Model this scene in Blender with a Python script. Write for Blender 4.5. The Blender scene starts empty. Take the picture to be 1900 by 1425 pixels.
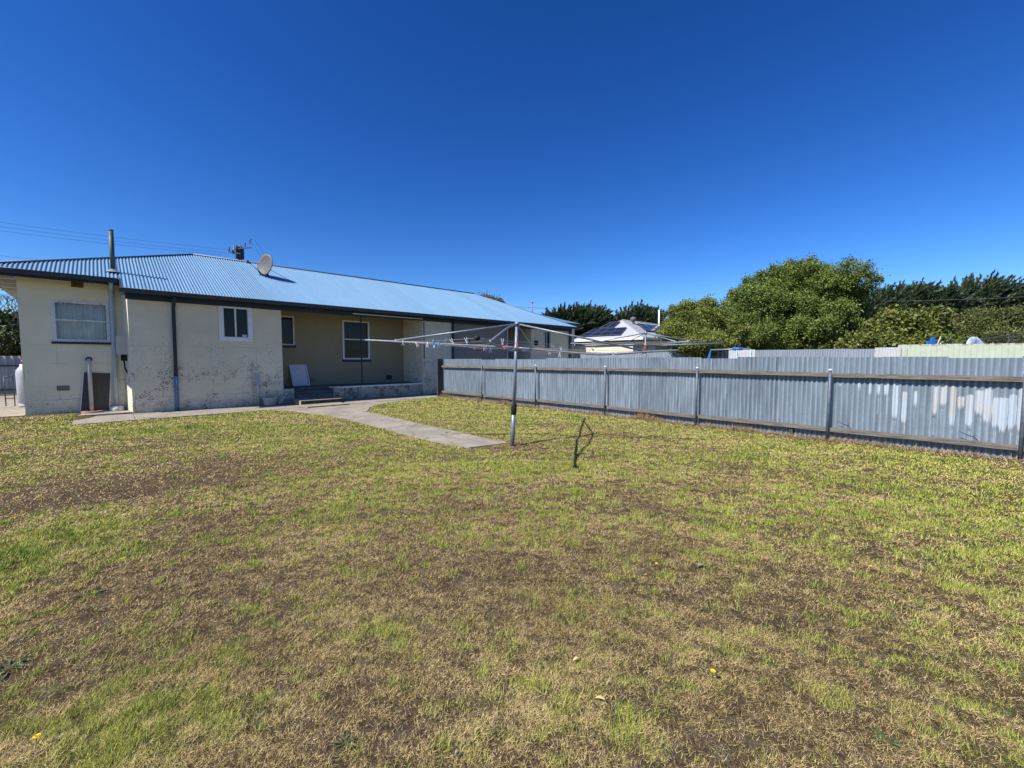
import bpy, bmesh, math, random
import numpy as np
from mathutils import Vector, Matrix
random.seed(7)
rng = np.random.default_rng(11)
S = bpy.context.scene
COL = S.collection
R = math.radians

# ------------------------------------------------------------------ camera
CAMZ = 1.5
f, hz = 770.0, 46.5
th = math.atan(hz / f)
az = math.atan2(1745 - 950, math.hypot(f, hz))
cam_d = bpy.data.cameras.new("camera")
cam = bpy.data.objects.new("camera", cam_d)
COL.objects.link(cam)
cam_d.sensor_width = 36
cam_d.lens = f / 1900 * 36
cam_d.clip_start = .05
cam_d.clip_end = 2000
cam.location = (0, 0, CAMZ)
fwd = Vector((math.cos(az) * math.cos(th), math.sin(az) * math.cos(th), -math.sin(th)))
cam.rotation_euler = fwd.to_track_quat('-Z', 'Y').to_euler()
S.camera = cam

# ------------------------------------------------------------------ light
SUN_AZ, SUN_EL = -8.2, 47.7          # direction the shadows run, height of the sun
sd = bpy.data.lights.new("sun", 'SUN')
sd.energy = 5.0
sd.angle = R(.53)
sd.color = (1, .955, .88)
so = bpy.data.objects.new("sun", sd)
COL.objects.link(so)
ldir = Vector((math.cos(R(SUN_AZ)) * math.cos(R(SUN_EL)), math.sin(R(SUN_AZ)) * math.cos(R(SUN_EL)), -math.sin(R(SUN_EL))))
so.rotation_euler = ldir.to_track_quat('-Z', 'Y').to_euler()
w = bpy.data.worlds.new("World")
S.world = w
w.use_nodes = True
nt = w.node_tree
bg = nt.nodes['Background']
sky = nt.nodes.new('ShaderNodeTexSky')
sky.sky_type = 'NISHITA'
sky.sun_disc = False
sky.sun_elevation = R(SUN_EL)
sky.sun_rotation = math.atan2(-ldir.x, -ldir.y)
sky.altitude = 0
sky.air_density = 1.0
sky.dust_density = 0.25
sky.ozone_density = 3.0
hs = nt.nodes.new('ShaderNodeHueSaturation')
hs.inputs['Saturation'].default_value = 1.28
hs.inputs['Hue'].default_value = .5
gm = nt.nodes.new('ShaderNodeGamma')
gm.inputs[1].default_value = 1.30
nt.links.new(sky.outputs[0], hs.inputs['Color'])
nt.links.new(hs.outputs[0], gm.inputs[0])
tn_ = nt.nodes.new('ShaderNodeVectorMath'); tn_.operation = 'MULTIPLY'
tn_.inputs[1].default_value = (.78, .93, 1.22)
nt.links.new(gm.outputs[0], tn_.inputs[0])
nt.links.new(tn_.outputs[0], bg.inputs[0])
bg.inputs[1].default_value = .05
S.view_settings.view_transform = 'Standard'
S.view_settings.look = 'None'
S.view_settings.exposure = .60
S.view_settings.gamma = 1
S.render.engine = 'CYCLES'
S.cycles.max_bounces = 8
S.cycles.transparent_max_bounces = 12

# ------------------------------------------------------------------ object helpers
def tag(o, label=None, cat=None, group=None, kind=None):
    if label: o['label'] = label
    if cat: o['category'] = cat
    if group: o['group'] = group
    if kind: o['kind'] = kind
    return o

def world_loc(o):
    v = Vector((0, 0, 0))
    while o is not None:
        v = v + Vector(o.location)
        o = o.parent
    return v

def root(name, loc, label, cat, group=None):
    o = bpy.data.objects.new(name, None)
    o.empty_display_size = .2
    COL.objects.link(o)
    o.location = loc
    return tag(o, label, cat, group)

class MB:
    """collects world-space geometry for one mesh object"""
    def __init__(s):
        s.v = []; s.f = []; s.m = []; s.sm = []
    def add(s, vs, fs, mi=0, smooth=False):
        n = len(s.v)
        s.v += [tuple(v) for v in vs]
        for q in fs:
            s.f.append(tuple(i + n for i in q)); s.m.append(mi); s.sm.append(smooth)
        return s
    def box(s, x0, x1, y0, y1, z0, z1, mi=0):
        vs = [(x, y, z) for x in (x0, x1) for y in (y0, y1) for z in (z0, z1)]
        return s.add(vs, [(0, 1, 3, 2), (4, 6, 7, 5), (0, 4, 5, 1), (2, 3, 7, 6), (0, 2, 6, 4), (1, 5, 7, 3)], mi)
    def obox(s, c, ax, ay, az_, mi=0):
        c, ax, ay, az_ = map(Vector, (c, ax, ay, az_))
        vs = [c + ax * i + ay * j + az_ * k for i in (-1, 1) for j in (-1, 1) for k in (-1, 1)]
        return s.add(vs, [(0, 1, 3, 2), (4, 6, 7, 5), (0, 4, 5, 1), (2, 3, 7, 6), (0, 2, 6, 4), (1, 5, 7, 3)], mi)
    def tube(s, pts, r, n=8, mi=0, cap=True):
        pts = [Vector(p) for p in pts]
        rs = r if isinstance(r, (list, tuple)) else [r] * len(pts)
        vs = []; fs = []
        prev = None
        for i, p in enumerate(pts):
            d = (pts[min(i + 1, len(pts) - 1)] - pts[max(i - 1, 0)]).normalized()
            if prev is None:
                a = d.cross(Vector((0, 0, 1)))
                if a.length < .05: a = d.cross(Vector((1, 0, 0)))
                a.normalize()
            else:
                a = (prev - d * prev.dot(d)).normalized()
            prev = a
            b = d.cross(a)
            for k in range(n):
                t = 2 * math.pi * k / n
                vs.append(p + (a * math.cos(t) + b * math.sin(t)) * rs[i])
        for i in range(len(pts) - 1):
            for k in range(n):
                fs.append((i * n + k, i * n + (k + 1) % n, (i + 1) * n + (k + 1) % n, (i + 1) * n + k))
        s.add(vs, fs, mi, n > 5)
        if cap:
            m = len(s.v) - len(vs)
            s.f.append(tuple(m + k for k in range(n))[::-1]); s.m.append(mi); s.sm.append(False)
            q = m + (len(pts) - 1) * n
            s.f.append(tuple(q + k for k in range(n))); s.m.append(mi); s.sm.append(False)
        return s
    def lathe(s, c, prof, n=24, mi=0):
        vs = []; fs = []
        for r, z in prof:
            for k in range(n):
                t = 2 * math.pi * k / n
                vs.append((c[0] + r * math.cos(t), c[1] + r * math.sin(t), c[2] + z))
        for i in range(len(prof) - 1):
            for k in range(n):
                fs.append((i * n + k, i * n + (k + 1) % n, (i + 1) * n + (k + 1) % n, (i + 1) * n + k))
        return s.add(vs, fs, mi, True)
    def build(s, name, mats, parent=None, bevel=0):
        org = world_loc(parent) if parent else None
        if not isinstance(mats, (list, tuple)): mats = [mats]
        me = bpy.data.meshes.new(name)
        if org is None:
            xs = np.array(s.v); org = Vector((float(xs[:, 0].mean()), float(xs[:, 1].mean()), float(xs[:, 2].min())))
            o = bpy.data.objects.new(name, me); o.location = org
        else:
            o = bpy.data.objects.new(name, me); o.parent = parent
        me.from_pydata([Vector(v) - org for v in s.v], [], s.f)
        for m in mats: me.materials.append(m)
        me.polygons.foreach_set('material_index', s.m)
        me.polygons.foreach_set('use_smooth', s.sm)
        me.update()
        COL.objects.link(o)
        if bevel:
            b = o.modifiers.new('bevel', 'BEVEL'); b.width = bevel; b.segments = 2; b.limit_method = 'ANGLE'
        return o

def mesh_np(name, verts, faces, mat, color=None, parent=None, org=(0, 0, 0), smooth=False):
    nv, k = len(verts), faces.shape[1]
    me = bpy.data.meshes.new(name)
    me.vertices.add(nv)
    me.vertices.foreach_set('co', (np.asarray(verts, np.float32) - np.array(org, np.float32)).ravel())
    nf = len(faces)
    me.loops.add(nf * k)
    me.loops.foreach_set('vertex_index', faces.astype(np.int32).ravel())
    me.polygons.add(nf)
    me.polygons.foreach_set('loop_start', np.arange(0, nf * k, k, dtype=np.int32))
    if smooth: me.polygons.foreach_set('use_smooth', np.ones(nf, bool))
    me.update(calc_edges=True)
    if color is not None:
        a = me.color_attributes.new('tint', 'FLOAT_COLOR', 'POINT')
        c = np.ones((nv, 4), np.float32); c[:, :3] = color
        a.data.foreach_set('color', c.ravel())
    me.materials.append(mat)
    o = bpy.data.objects.new(name, me)
    if parent: o.parent = parent
    else: o.location = org
    COL.objects.link(o)
    return o

# ------------------------------------------------------------------ numpy noise
def _hash(ix, iy, seed):
    h = (ix.astype(np.int64) * 374761393 + iy.astype(np.int64) * 668265263 + seed * 974634777) & 0xffffffff
    h = ((h ^ (h >> 13)) * 1274126177) & 0xffffffff
    return ((h ^ (h >> 16)) & 0xffff) / 65535.0
def vnoise(x, y, seed=0):
    ix, iy = np.floor(x), np.floor(y)
    fx, fy = x - ix, y - iy
    fx = fx * fx * (3 - 2 * fx); fy = fy * fy * (3 - 2 * fy)
    a, b = _hash(ix, iy, seed), _hash(ix + 1, iy, seed)
    c, d = _hash(ix, iy + 1, seed), _hash(ix + 1, iy + 1, seed)
    return (a * (1 - fx) + b * fx) * (1 - fy) + (c * (1 - fx) + d * fx) * fy
def fbm(x, y, s, seed=0, o=4):
    t = 0; a = .5; n = 0
    x = x * .8 + y * .6; y = y * .8 - x * .45
    for i in range(o):
        t = t + a * vnoise(x / s, y / s, seed + i); n += a; a *= .55; s *= .5
    return t / n
def sst(a, b, x):
    t = np.clip((x - a) / (b - a), 0, 1)
    return t * t * (3 - 2 * t)

# ------------------------------------------------------------------ materials
def newmat(name):
    m = bpy.data.materials.new(name); m.use_nodes = True
    return m, m.node_tree, m.node_tree.nodes['Principled BSDF']
def N(t, kind, **kw):
    n = t.nodes.new(kind)
    for k, v in kw.items():
        if k in n.inputs: n.inputs[k].default_value = v
        else: setattr(n, k, v)
    return n
def ramp(t, src, p0, p1, c0=0., c1=1.):
    m = N(t, 'ShaderNodeMapRange')
    m.inputs['From Min'].default_value = p0; m.inputs['From Max'].default_value = p1
    m.inputs['To Min'].default_value = c0; m.inputs['To Max'].default_value = c1
    t.links.new(src, m.inputs['Value'])
    return m.outputs['Result']
def mixc(t, fac, a, b, mode='MIX'):
    m = N(t, 'ShaderNodeMix'); m.data_type = 'RGBA'; m.blend_type = mode
    for s, v in ((m.inputs['Factor'], fac), (m.inputs['A'], a), (m.inputs['B'], b)):
        if hasattr(v, 'type') and hasattr(v, 'is_output'): t.links.new(v, s)
        elif isinstance(v, (int, float)): s.default_value = v
        else: s.default_value = (*v, 1)
    # colour sockets of the Mix node share names with the float ones: pick by type
    return m
def mix(t, fac, a, b, mode='MIX'):
    m = t.nodes.new('ShaderNodeMix'); m.data_type = 'RGBA'; m.blend_type = mode
    ins = [i for i in m.inputs if i.type == 'RGBA']
    fs = m.inputs[0]
    def put(s, v, col):
        if isinstance(v, bpy.types.NodeSocket): t.links.new(v, s)
        else: s.default_value = (*v, 1) if col else v
    put(fs, fac, False); put(ins[0], a, True); put(ins[1], b, True)
    return [o for o in m.outputs if o.type == 'RGBA'][0]
def mth(t, op, a, b=0.):
    m = t.nodes.new('ShaderNodeMath'); m.operation = op
    for i, v in enumerate((a, b)):
        if isinstance(v, bpy.types.NodeSocket): t.links.new(v, m.inputs[i])
        else: m.inputs[i].default_value = v
    return m.outputs[0]
def coords(t, scale=(1, 1, 1)):
    g = N(t, 'ShaderNodeNewGeometry')
    mp = N(t, 'ShaderNodeMapping'); mp.inputs['Scale'].default_value = scale
    t.links.new(g.outputs['Position'], mp.inputs['Vector'])
    return mp.outputs[0]
def noise(t, vec, scale, detail=4, rough=.55):
    n = N(t, 'ShaderNodeTexNoise'); n.inputs['Scale'].default_value = scale
    n.inputs['Detail'].default_value = detail; n.inputs['Roughness'].default_value = rough
    t.links.new(vec, n.inputs['Vector'])
    return n.outputs['Fac']
def bump(t, b, h, strength=.3, dist=.01):
    n = N(t, 'ShaderNodeBump'); n.inputs['Strength'].default_value = strength; n.inputs['Distance'].default_value = dist
    t.links.new(h, n.inputs['Height']); t.links.new(n.outputs[0], b.inputs['Normal'])

def roof_mat():
    m = galv_mat('blue_grey_roof_steel', (.135, .262, .40), .10, .45, .05, 0, 0)
    t = m.node_tree; b = t.nodes['Principled BSDF']
    src = b.inputs['Base Color'].links[0].from_socket
    sx = N(t, 'ShaderNodeSeparateXYZ'); t.links.new(coords(t), sx.inputs[0])
    sh_ = mth(t, 'FLOOR', mth(t, 'DIVIDE', sx.outputs['X'], .762))
    wn_ = N(t, 'ShaderNodeTexWhiteNoise'); wn_.noise_dimensions = '1D'; t.links.new(sh_, wn_.inputs['W'])
    stn = noise(t, coords(t, (6, .5, .5)), 1.2, 4)
    k = mth(t, 'ADD', ramp(t, wn_.outputs['Value'], 0, 1, -.05, .05), ramp(t, stn, .3, .7, .94, 1.06))
    fr_ = mth(t, 'FRACT', mth(t, 'DIVIDE', sx.outputs['X'], .762))
    lap = mth(t, 'MULTIPLY', mth(t, 'LESS_THAN', fr_, .02), .25)
    hv = N(t, 'ShaderNodeHueSaturation'); t.links.new(src, hv.inputs['Color']); t.links.new(mth(t, 'SUBTRACT', k, lap), hv.inputs['Value'])
    t.links.new(hv.outputs[0], b.inputs['Base Color'])
    return m
def simple(name, c, rough=.6, metal=0., var=.12, sc=8., bmp=0.):
    m, t, b = newmat(name)
    b.inputs['Specular IOR Level'].default_value = .25 if max(c) < .2 else .4
    v = coords(t)
    n = noise(t, v, sc, 5)
    f_ = ramp(t, n, .3, .7)
    lo = tuple(x * (1 - var) for x in c); hi = tuple(min(1, x * (1 + var)) for x in c)
    t.links.new(mix(t, f_, lo, hi), b.inputs['Base Color'])
    b.inputs['Roughness'].default_value = rough; b.inputs['Metallic'].default_value = metal
    if bmp: bump(t, b, noise(t, v, sc * 12, 3), bmp, .003)
    return m

def wall_mat(name, c, flake=.5, zlo=1.3, stain=(.10, .10, .10), joints=True, base=(.30, .28, .24)):
    m, t, b = newmat(name)
    v = coords(t)
    big = noise(t, v, .9, 3); med = noise(t, v, 5, 5)
    col = mix(t, ramp(t, big, .3, .7), tuple(x * .9 for x in c), tuple(min(1, x * 1.07) for x in c))
    col = mix(t, ramp(t, med, .35, .7, 0, .35), col, tuple(x * .86 for x in c))
    sx = N(t, 'ShaderNodeSeparateXYZ'); t.links.new(v, sx.inputs[0])
    low = ramp(t, sx.outputs['Z'], zlo + .5, zlo - 1.1)
    # peeled flakes: small dark islands, gathered where a larger noise allows, more of them low on the wall
    vs = coords(t, (1, 1, 1.9))
    fl = noise(t, vs, 26, 4, .66)
    reg = mth(t, 'MULTIPLY', ramp(t, noise(t, v, 2.3, 5, .7), .40, .60), low)
    thr = mth(t, 'SUBTRACT', .70, mth(t, 'MULTIPLY', reg, .15 * flake / .5))
    fm = mth(t, 'MULTIPLY', mth(t, 'SUBTRACT', fl, thr), 90)
    fm = mth(t, 'MINIMUM', mth(t, 'MAXIMUM', fm, 0), 1)
    col = mix(t, fm, col, stain)
    h = noise(t, v, 60, 4)
    if joints:
        cx = N(t, 'ShaderNodeCombineXYZ')
        t.links.new(mth(t, 'ADD', sx.outputs['X'], sx.outputs['Y']), cx.inputs[0])
        wob = mth(t, 'MULTIPLY', noise(t, v, 3, 3), .05)
        t.links.new(mth(t, 'ADD', sx.outputs['Z'], wob), cx.inputs[1])
        br = N(t, 'ShaderNodeTexBrick'); t.links.new(cx.outputs[0], br.inputs['Vector'])
        br.inputs['Scale'].default_value = 1; br.inputs['Mortar Size'].default_value = .006
        br.inputs['Mortar Smooth'].default_value = .2
        br.inputs['Brick Width'].default_value = 1.15; br.inputs['Row Height'].default_value = .47
        jm = mth(t, 'MULTIPLY', br.outputs['Fac'], ramp(t, noise(t, v, 2.4, 3), .44, .6))
        jm = mth(t, 'MULTIPLY', jm, ramp(t, sx.outputs['Z'], 2.4, .6, .25, .95))
        col = mix(t, mth(t, 'MULTIPLY', jm, .8), col, tuple(x * .28 for x in c))
    # damp grime near the ground
    gr = mth(t, 'MULTIPLY', ramp(t, sx.outputs['Z'], .42, .0), ramp(t, med, .3, .65))
    col = mix(t, mth(t, 'MULTIPLY', gr, .75), col, tuple(x * .36 for x in c))
    t.links.new(col, b.inputs['Base Color'])
    b.inputs['Roughness'].default_value = .9
    bump(t, b, mth(t, 'SUBTRACT', h, mth(t, 'MULTIPLY', fm, .8)), .5, .006)
    return m

def galv_mat(name, c, metal=.35, rough=.5, streak=.3, rust=0., var=.16, valley=False):
    m, t, b = newmat(name)
    v = coords(t); vs = coords(t, (9, 9, .7))
    oi = N(t, 'ShaderNodeObjectInfo')
    st = noise(t, vs, 2.2, 5, .6)
    bl = noise(t, v, 14, 4, .6)
    col = mix(t, ramp(t, st, .3, .7), tuple(x * (1 - streak) for x in c), tuple(min(1, x * (1 + streak * .6)) for x in c))
    col = mix(t, ramp(t, bl, .4, .75, 0, .5), col, tuple(x * .72 for x in c))
    sp = noise(t, v, 90, 2)
    col = mix(t, ramp(t, sp, .62, .70, 0, .5), col, tuple(x * .45 for x in c))
    k = ramp(t, oi.outputs['Random'], 0, 1, 1 - var, 1 + var)
    hv = N(t, 'ShaderNodeHueSaturation'); t.links.new(col, hv.inputs['Color']); t.links.new(k, hv.inputs['Value'])
    col = hv.outputs[0]
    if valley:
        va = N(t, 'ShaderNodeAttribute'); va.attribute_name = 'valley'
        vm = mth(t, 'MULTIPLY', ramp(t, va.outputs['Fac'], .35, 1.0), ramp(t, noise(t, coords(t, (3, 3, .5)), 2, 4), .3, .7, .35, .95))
        col = mix(t, mth(t, 'MULTIPLY', vm, .75), col, tuple(x * .26 for x in c))  # shaded side of the corrugations painted into the colour as darker valleys
    if rust:
        rn = noise(t, v, 3, 5, .7)
        col = mix(t, ramp(t, rn, .72 - rust * .1, .78 - rust * .1), col, (.22, .08, .03))
    t.links.new(col, b.inputs['Base Color'])
    b.inputs['Metallic'].default_value = metal
    t.links.new(ramp(t, bl, .3, .7, rough - .08, rough + .12), b.inputs['Roughness'])
    return m

def timber_mat(name, c):
    m, t, b = newmat(name)
    v = coords(t, (14, 1.1, 14))
    n = noise(t, v, 3, 6, .7); n2 = noise(t, coords(t), 1.6, 3)
    col = mix(t, ramp(t, n, .35, .65), tuple(x * .35 for x in c), c)
    col = mix(t, ramp(t, n2, .68, .74), col, (.42, .17, .05))
    t.links.new(col, b.inputs['Base Color']); b.inputs['Roughness'].default_value = .9
    bump(t, b, n, .6, .01)
    return m

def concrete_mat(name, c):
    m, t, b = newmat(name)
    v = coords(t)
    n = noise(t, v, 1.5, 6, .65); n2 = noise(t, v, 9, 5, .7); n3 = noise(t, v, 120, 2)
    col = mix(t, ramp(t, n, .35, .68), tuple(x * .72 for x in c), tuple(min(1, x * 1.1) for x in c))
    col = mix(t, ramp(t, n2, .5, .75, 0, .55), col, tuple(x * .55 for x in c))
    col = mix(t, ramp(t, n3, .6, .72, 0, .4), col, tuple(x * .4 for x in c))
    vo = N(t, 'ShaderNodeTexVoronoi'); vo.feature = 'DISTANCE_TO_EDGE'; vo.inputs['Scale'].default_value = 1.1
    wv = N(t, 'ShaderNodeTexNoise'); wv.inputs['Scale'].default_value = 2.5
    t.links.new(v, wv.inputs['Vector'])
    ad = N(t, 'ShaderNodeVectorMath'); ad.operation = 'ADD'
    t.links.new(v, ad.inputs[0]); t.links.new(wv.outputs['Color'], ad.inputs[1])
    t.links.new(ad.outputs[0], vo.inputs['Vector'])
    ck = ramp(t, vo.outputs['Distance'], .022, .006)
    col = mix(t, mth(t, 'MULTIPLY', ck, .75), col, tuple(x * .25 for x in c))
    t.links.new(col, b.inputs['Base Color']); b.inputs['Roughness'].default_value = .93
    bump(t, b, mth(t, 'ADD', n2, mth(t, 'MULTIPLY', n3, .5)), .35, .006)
    return m

def tint_mat(name, rough=.65, trans=.0, spec=.3):
    m, t, b = newmat(name)
    a = N(t, 'ShaderNodeAttribute'); a.attribute_name = 'tint'
    t.links.new(a.outputs['Color'], b.inputs['Base Color'])
    b.inputs['Roughness'].default_value = rough
    b.inputs['Specular IOR Level'].default_value = spec
    if trans:
        tr = N(t, 'ShaderNodeBsdfTranslucent'); t.links.new(a.outputs['Color'], tr.inputs['Color'])
        mx = N(t, 'ShaderNodeMixShader'); mx.inputs[0].default_value = trans
        t.links.new(b.outputs[0], mx.inputs[1]); t.links.new(tr.outputs[0], mx.inputs[2])
        t.links.new(mx.outputs[0], t.nodes['Material Output'].inputs['Surface'])
    return m

def glass_mat(name, tintc=(.012, .015, .02)):
    m, t, b = newmat(name)
    b.inputs['Base Color'].default_value = (*tintc, 1); b.inputs['Roughness'].default_value = .04
    b.inputs['Specular IOR Level'].default_value = .22
    return m
def clear_glass(name):
    m, t, b = newmat(name)
    g = N(t, 'ShaderNodeBsdfGlossy'); g.inputs['Roughness'].default_value = .03
    tr = N(t, 'ShaderNodeBsdfTransparent'); tr.inputs[0].default_value = (.93, .95, .96, 1)
    fr = N(t, 'ShaderNodeFresnel'); fr.inputs[0].default_value = 1.5
    mx = N(t, 'ShaderNodeMixShader')
    t.links.new(fr.outputs[0], mx.inputs[0]); t.links.new(tr.outputs[0], mx.inputs[1]); t.links.new(g.outputs[0], mx.inputs[2])
    t.links.new(mx.outputs[0], t.nodes['Material Output'].inputs['Surface'])
    return m

M = {}
M['cream'] = wall_mat('cream_render', (.88, .785, .56), .45, 1.1, (.14, .13, .11))
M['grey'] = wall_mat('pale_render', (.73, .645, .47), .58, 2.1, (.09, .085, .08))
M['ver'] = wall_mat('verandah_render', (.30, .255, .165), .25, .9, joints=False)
M['plinth'] = wall_mat('plinth_render', (.46, .42, .33), .80, 3.4, (.05, .048, .045), joints=False)
M['panel'] = simple('brown_sheet', (.27, .235, .20), .8, 0, .06, 2)
M['white'] = simple('white_paint', (.72, .72, .70), .45, 0, .06, 12, .15)
M['oldwhite'] = wall_mat('flaking_white_paint', (.76, .75, .72), .5, 4.0, (.10, .08, .06), joints=False)
M['dark'] = simple('charcoal_steel', (.035, .042, .055), .45, .0, .15, 6)
M['gutter'] = simple('dark_gutter_paint', (.045, .050, .060), .4, 0, .2, 5)
M['bluepipe'] = simple('blue_grey_paint', (.022, .036, .060), .45, 0, .2, 9)
M['paleblue'] = simple('pale_blue_paint', (.42, .50, .60), .45, 0, .08, 5)
M['roof'] = roof_mat()
M['ridge'] = simple('ridge_capping', (.10, .125, .16), .45, .2, .1, 3)
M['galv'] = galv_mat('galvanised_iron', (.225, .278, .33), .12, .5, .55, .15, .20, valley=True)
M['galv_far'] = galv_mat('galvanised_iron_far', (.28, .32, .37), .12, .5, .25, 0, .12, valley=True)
M['greenfence'] = galv_mat('pale_green_sheet', (.46, .53, .38), 0, .6, .08, 0, .04)
M['creamfence'] = simple('cream_boards', (.72, .68, .50), .7, 0, .05, 3)
M['timber'] = timber_mat('weathered_timber', (.20, .175, .14))
M['darktimber'] = timber_mat('dark_timber', (.07, .07, .075))
M['post'] = simple('grey_steel_post', (.11, .13, .155), .5, .3, .25, 14)
M['steel'] = galv_mat('galvanised_tube', (.20, .235, .285), .30, .42, .25, 0, .0)
M['black'] = simple('black_rubber', (.012, .012, .014), .6, 0, .2, 20)
M['conc'] = concrete_mat('concrete', (.31, .268, .21))
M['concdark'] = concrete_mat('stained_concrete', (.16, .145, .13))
M['glass'] = glass_mat('dark_glass')
M['clear'] = clear_glass('clear_glass')
M['curtain'] = simple('net_curtain', (.90, .84, .80), .9, 0, .1, 4)
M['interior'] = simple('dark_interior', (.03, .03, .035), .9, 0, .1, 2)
M['mesh'] = simple('flyscreen_mesh', (.085, .08, .065), .8, 0, .2, 40)
M['terracotta'] = simple('terracotta', (.30, .14, .09), .85, 0, .2, 15, .2)
M['pvc'] = simple('grey_pvc', (.50, .49, .45), .5, 0, .1, 8)
M['dish'] = simple('dish_grey', (.12, .12, .118), .5, 0, .05, 8)
M['brick'] = simple('rusty_vent', (.20, .12, .045), .9, 0, .45, 45, .6)
M['ventgrey'] = simple('grey_vent', (.25, .23, .19), .9, 0, .3, 60, .6)
M['nroof'] = galv_mat('pale_grey_roof', (.40, .41, .42), .1, .5, .04, 0, 0)
M['nwall'] = simple('tan_wall', (.42, .36, .24), .9, 0, .05, 2)
M['solar'] = simple('solar_cell', (.012, .016, .04), .12, 0, .2, 2)
M['solarframe'] = simple('solar_grid', (.14, .15, .18), .4, .3, .05, 2)
M['bluepl'] = simple('blue_plastic', (.02, .13, .50), .4, 0, .1, 5)
M['rust'] = simple('rusted_steel', (.16, .05, .03), .8, .1, .4, 20)
M['net'] = simple('black_net', (.01, .012, .016), .8, 0, .2, 20)
M['tarp'] = simple('grey_blue_tarp', (.30, .36, .46), .6, 0, .08, 3)
M['bark'] = simple('bark', (.09, .07, .05), .95, 0, .35, 12, .6)
M['leaf'] = tint_mat('leaf', .55, .18, .35)
M['blade'] = tint_mat('grass_blade', .75, .22, .15)
M['red'] = simple('red_paint', (.45, .03, .02), .4)
M['yellow'] = simple('yellow_petal', (.80, .52, .01), .6, 0, .1, 40)
M['weed'] = simple('weed_leaf', (.06, .085, .03), .6, 0, .3, 30)
for k, c in dict(w=(.70, .70, .68), b=(.07, .30, .52), p=(.62, .12, .16), l=(.42, .40, .62), t=(.36, .26, .17), c=(.70, .20, .15)).items():
    M['peg_' + k] = simple('peg_plastic_' + dict(w='white', b='blue', p='pink', l='lavender', t='tan', c='coral')[k], c, .45, 0, .05, 30)

# ------------------------------------------------------------------ ground
BLOBS = [  # x, y, rx, ry, greenness change
 (-.5, 5.0, 1.2, .8, .48), (.6, 11.2, 1.3, .35, .60), (-.1, 2.3, .5, .35, .28), (.15, 2.15, .3, .3, .3), (.75, 2.0, .28, .25, .25),
 (1.19, 1.19, .2, .2, .3), (1.5, .95, .2, .2, .25), (2.3, 9.7, 1.1, .9, .22), (7.2, 8.4, 1.8, 3.0, .22), (6.8, .2, 2.0, 1.2, .14),
 (4.5, .1, .8, .7, .12), (5.9, 12.1, .6, .6, .5), (8.3, 12.6, 1.2, .5, .4), (8.8, 3.5, .4, 5, .15), (2.6, 12.9, 1.2, .5, .45), (-.2, 14.8, .7, .5, .4),
 (-.6, 6.9, 1.1, .9, -.45), (.6, 6.6, .9, .8, -.38), (.2, 3.75, .5, .45, -.4), (-.35, 3.1, .45, .5, -.42), (1.7, 1.6, 1.0, 1.0, -.16),
 (3.1, 1.0, 1.1, .9, -.22), (7.1, .9, .6, .35, -.3), (1.2, 4.9, .7, .5, -.22), (4.9, 4.9, .5, .4, -.45), (.6, 1.7, .5, .5, -.14), (2.4, -.1, .6, .5, -.05),
 (5.6, 1.6, 1.0, .6, -.16), (2.6, 3.1, 1.3, .8, -.10), (9.35, 6, .25, 12, -.5)]
def greenness(x, y):
    d = np.hypot(x, y)
    g = .28 + .27 * sst(2.2, 8.5, d) + (fbm(x, y, 1.5, 3) - .5) * .65 + (fbm(x, y, .33, 9) - .5) * .9
    for bx, by, rx, ry, a in BLOBS:
        g = g + a * np.exp(-(((x - bx) / rx) ** 2 + ((y - by) / ry) ** 2))
    return np.clip(g, 0, 1)
def gz(x, y):
    z = (fbm(x, y, 2.5, 21, 3) - .5) * .05 + (fbm(x, y, .45, 31, 3) - .5) * .035 + .012
    z = z + (fbm(x, y, .09, 41, 2) - .5) * .022 * sst(14, 3, np.hypot(x, y))
    z = z * (1 - .75 * np.exp(-(np.maximum(np.abs(x - 4.6) - .55, 0) / .25) ** 2) * sst(4.6, 5.2, y))
    z = z * sst(0, 1.4, 14.2 - y) + .09 * sst(13.6, 15.4, y) * sst(.1, -.8, x)
    return z
def axis(lo, hi, a, b, st):
    fine = np.arange(a, b + 1e-6, st)
    left = a - np.cumsum(st * 1.35 ** np.arange(1, 60)); left = left[left > lo][::-1]
    right = fine[-1] + np.cumsum(st * 1.35 ** np.arange(1, 60)); right = right[right < hi]
    return np.concatenate([[lo], left, fine, right, [hi]])
gx, gy = axis(-500, 500, -4, 9.7, .06), axis(-500, 500, -3.5, 15.6, .06)
XX, YY = np.meshgrid(gx, gy, indexing='ij')
near = (XX > -5) & (XX < 10) & (YY > -4.5) & (YY < 16)
ZZ = np.where(near, gz(XX, YY), .0)
V = np.stack([XX, YY, ZZ], -1).reshape(-1, 3)
nx, ny = len(gx), len(gy)
I = np.arange(nx * ny).reshape(nx, ny)
F = np.stack([I[:-1, :-1], I[1:, :-1], I[1:, 1:], I[:-1, 1:]], -1).reshape(-1, 4)
G = greenness(V[:, 0], V[:, 1])[:, None]
soil = np.array([.13, .092, .058]); gr = np.array([.14, .125, .045])
gm_, t, b = newmat('lawn_soil')
a = N(t, 'ShaderNodeAttribute'); a.attribute_name = 'tint'
v = coords(t)
n1 = noise(t, v, 45, 5, .7); n2 = noise(t, v, 160, 3, .7); n3 = noise(t, v, 9, 4, .6)
col = mix(t, ramp(t, n1, .35, .65), (.35, .35, .38), (1.5, 1.45, 1.35))
col = mix(t, 1.0, a.outputs['Color'], col, 'MULTIPLY')
col = mix(t, ramp(t, n2, .58, .68, 0, .6), col, (.36, .29, .19))
col = mix(t, ramp(t, n3, .52, .68, 0, .5), col, (.27, .22, .165))
t.links.new(col, b.inputs['Base Color']); b.inputs['Roughness'].default_value = 1
b.inputs['Specular IOR Level'].default_value = .1
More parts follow.
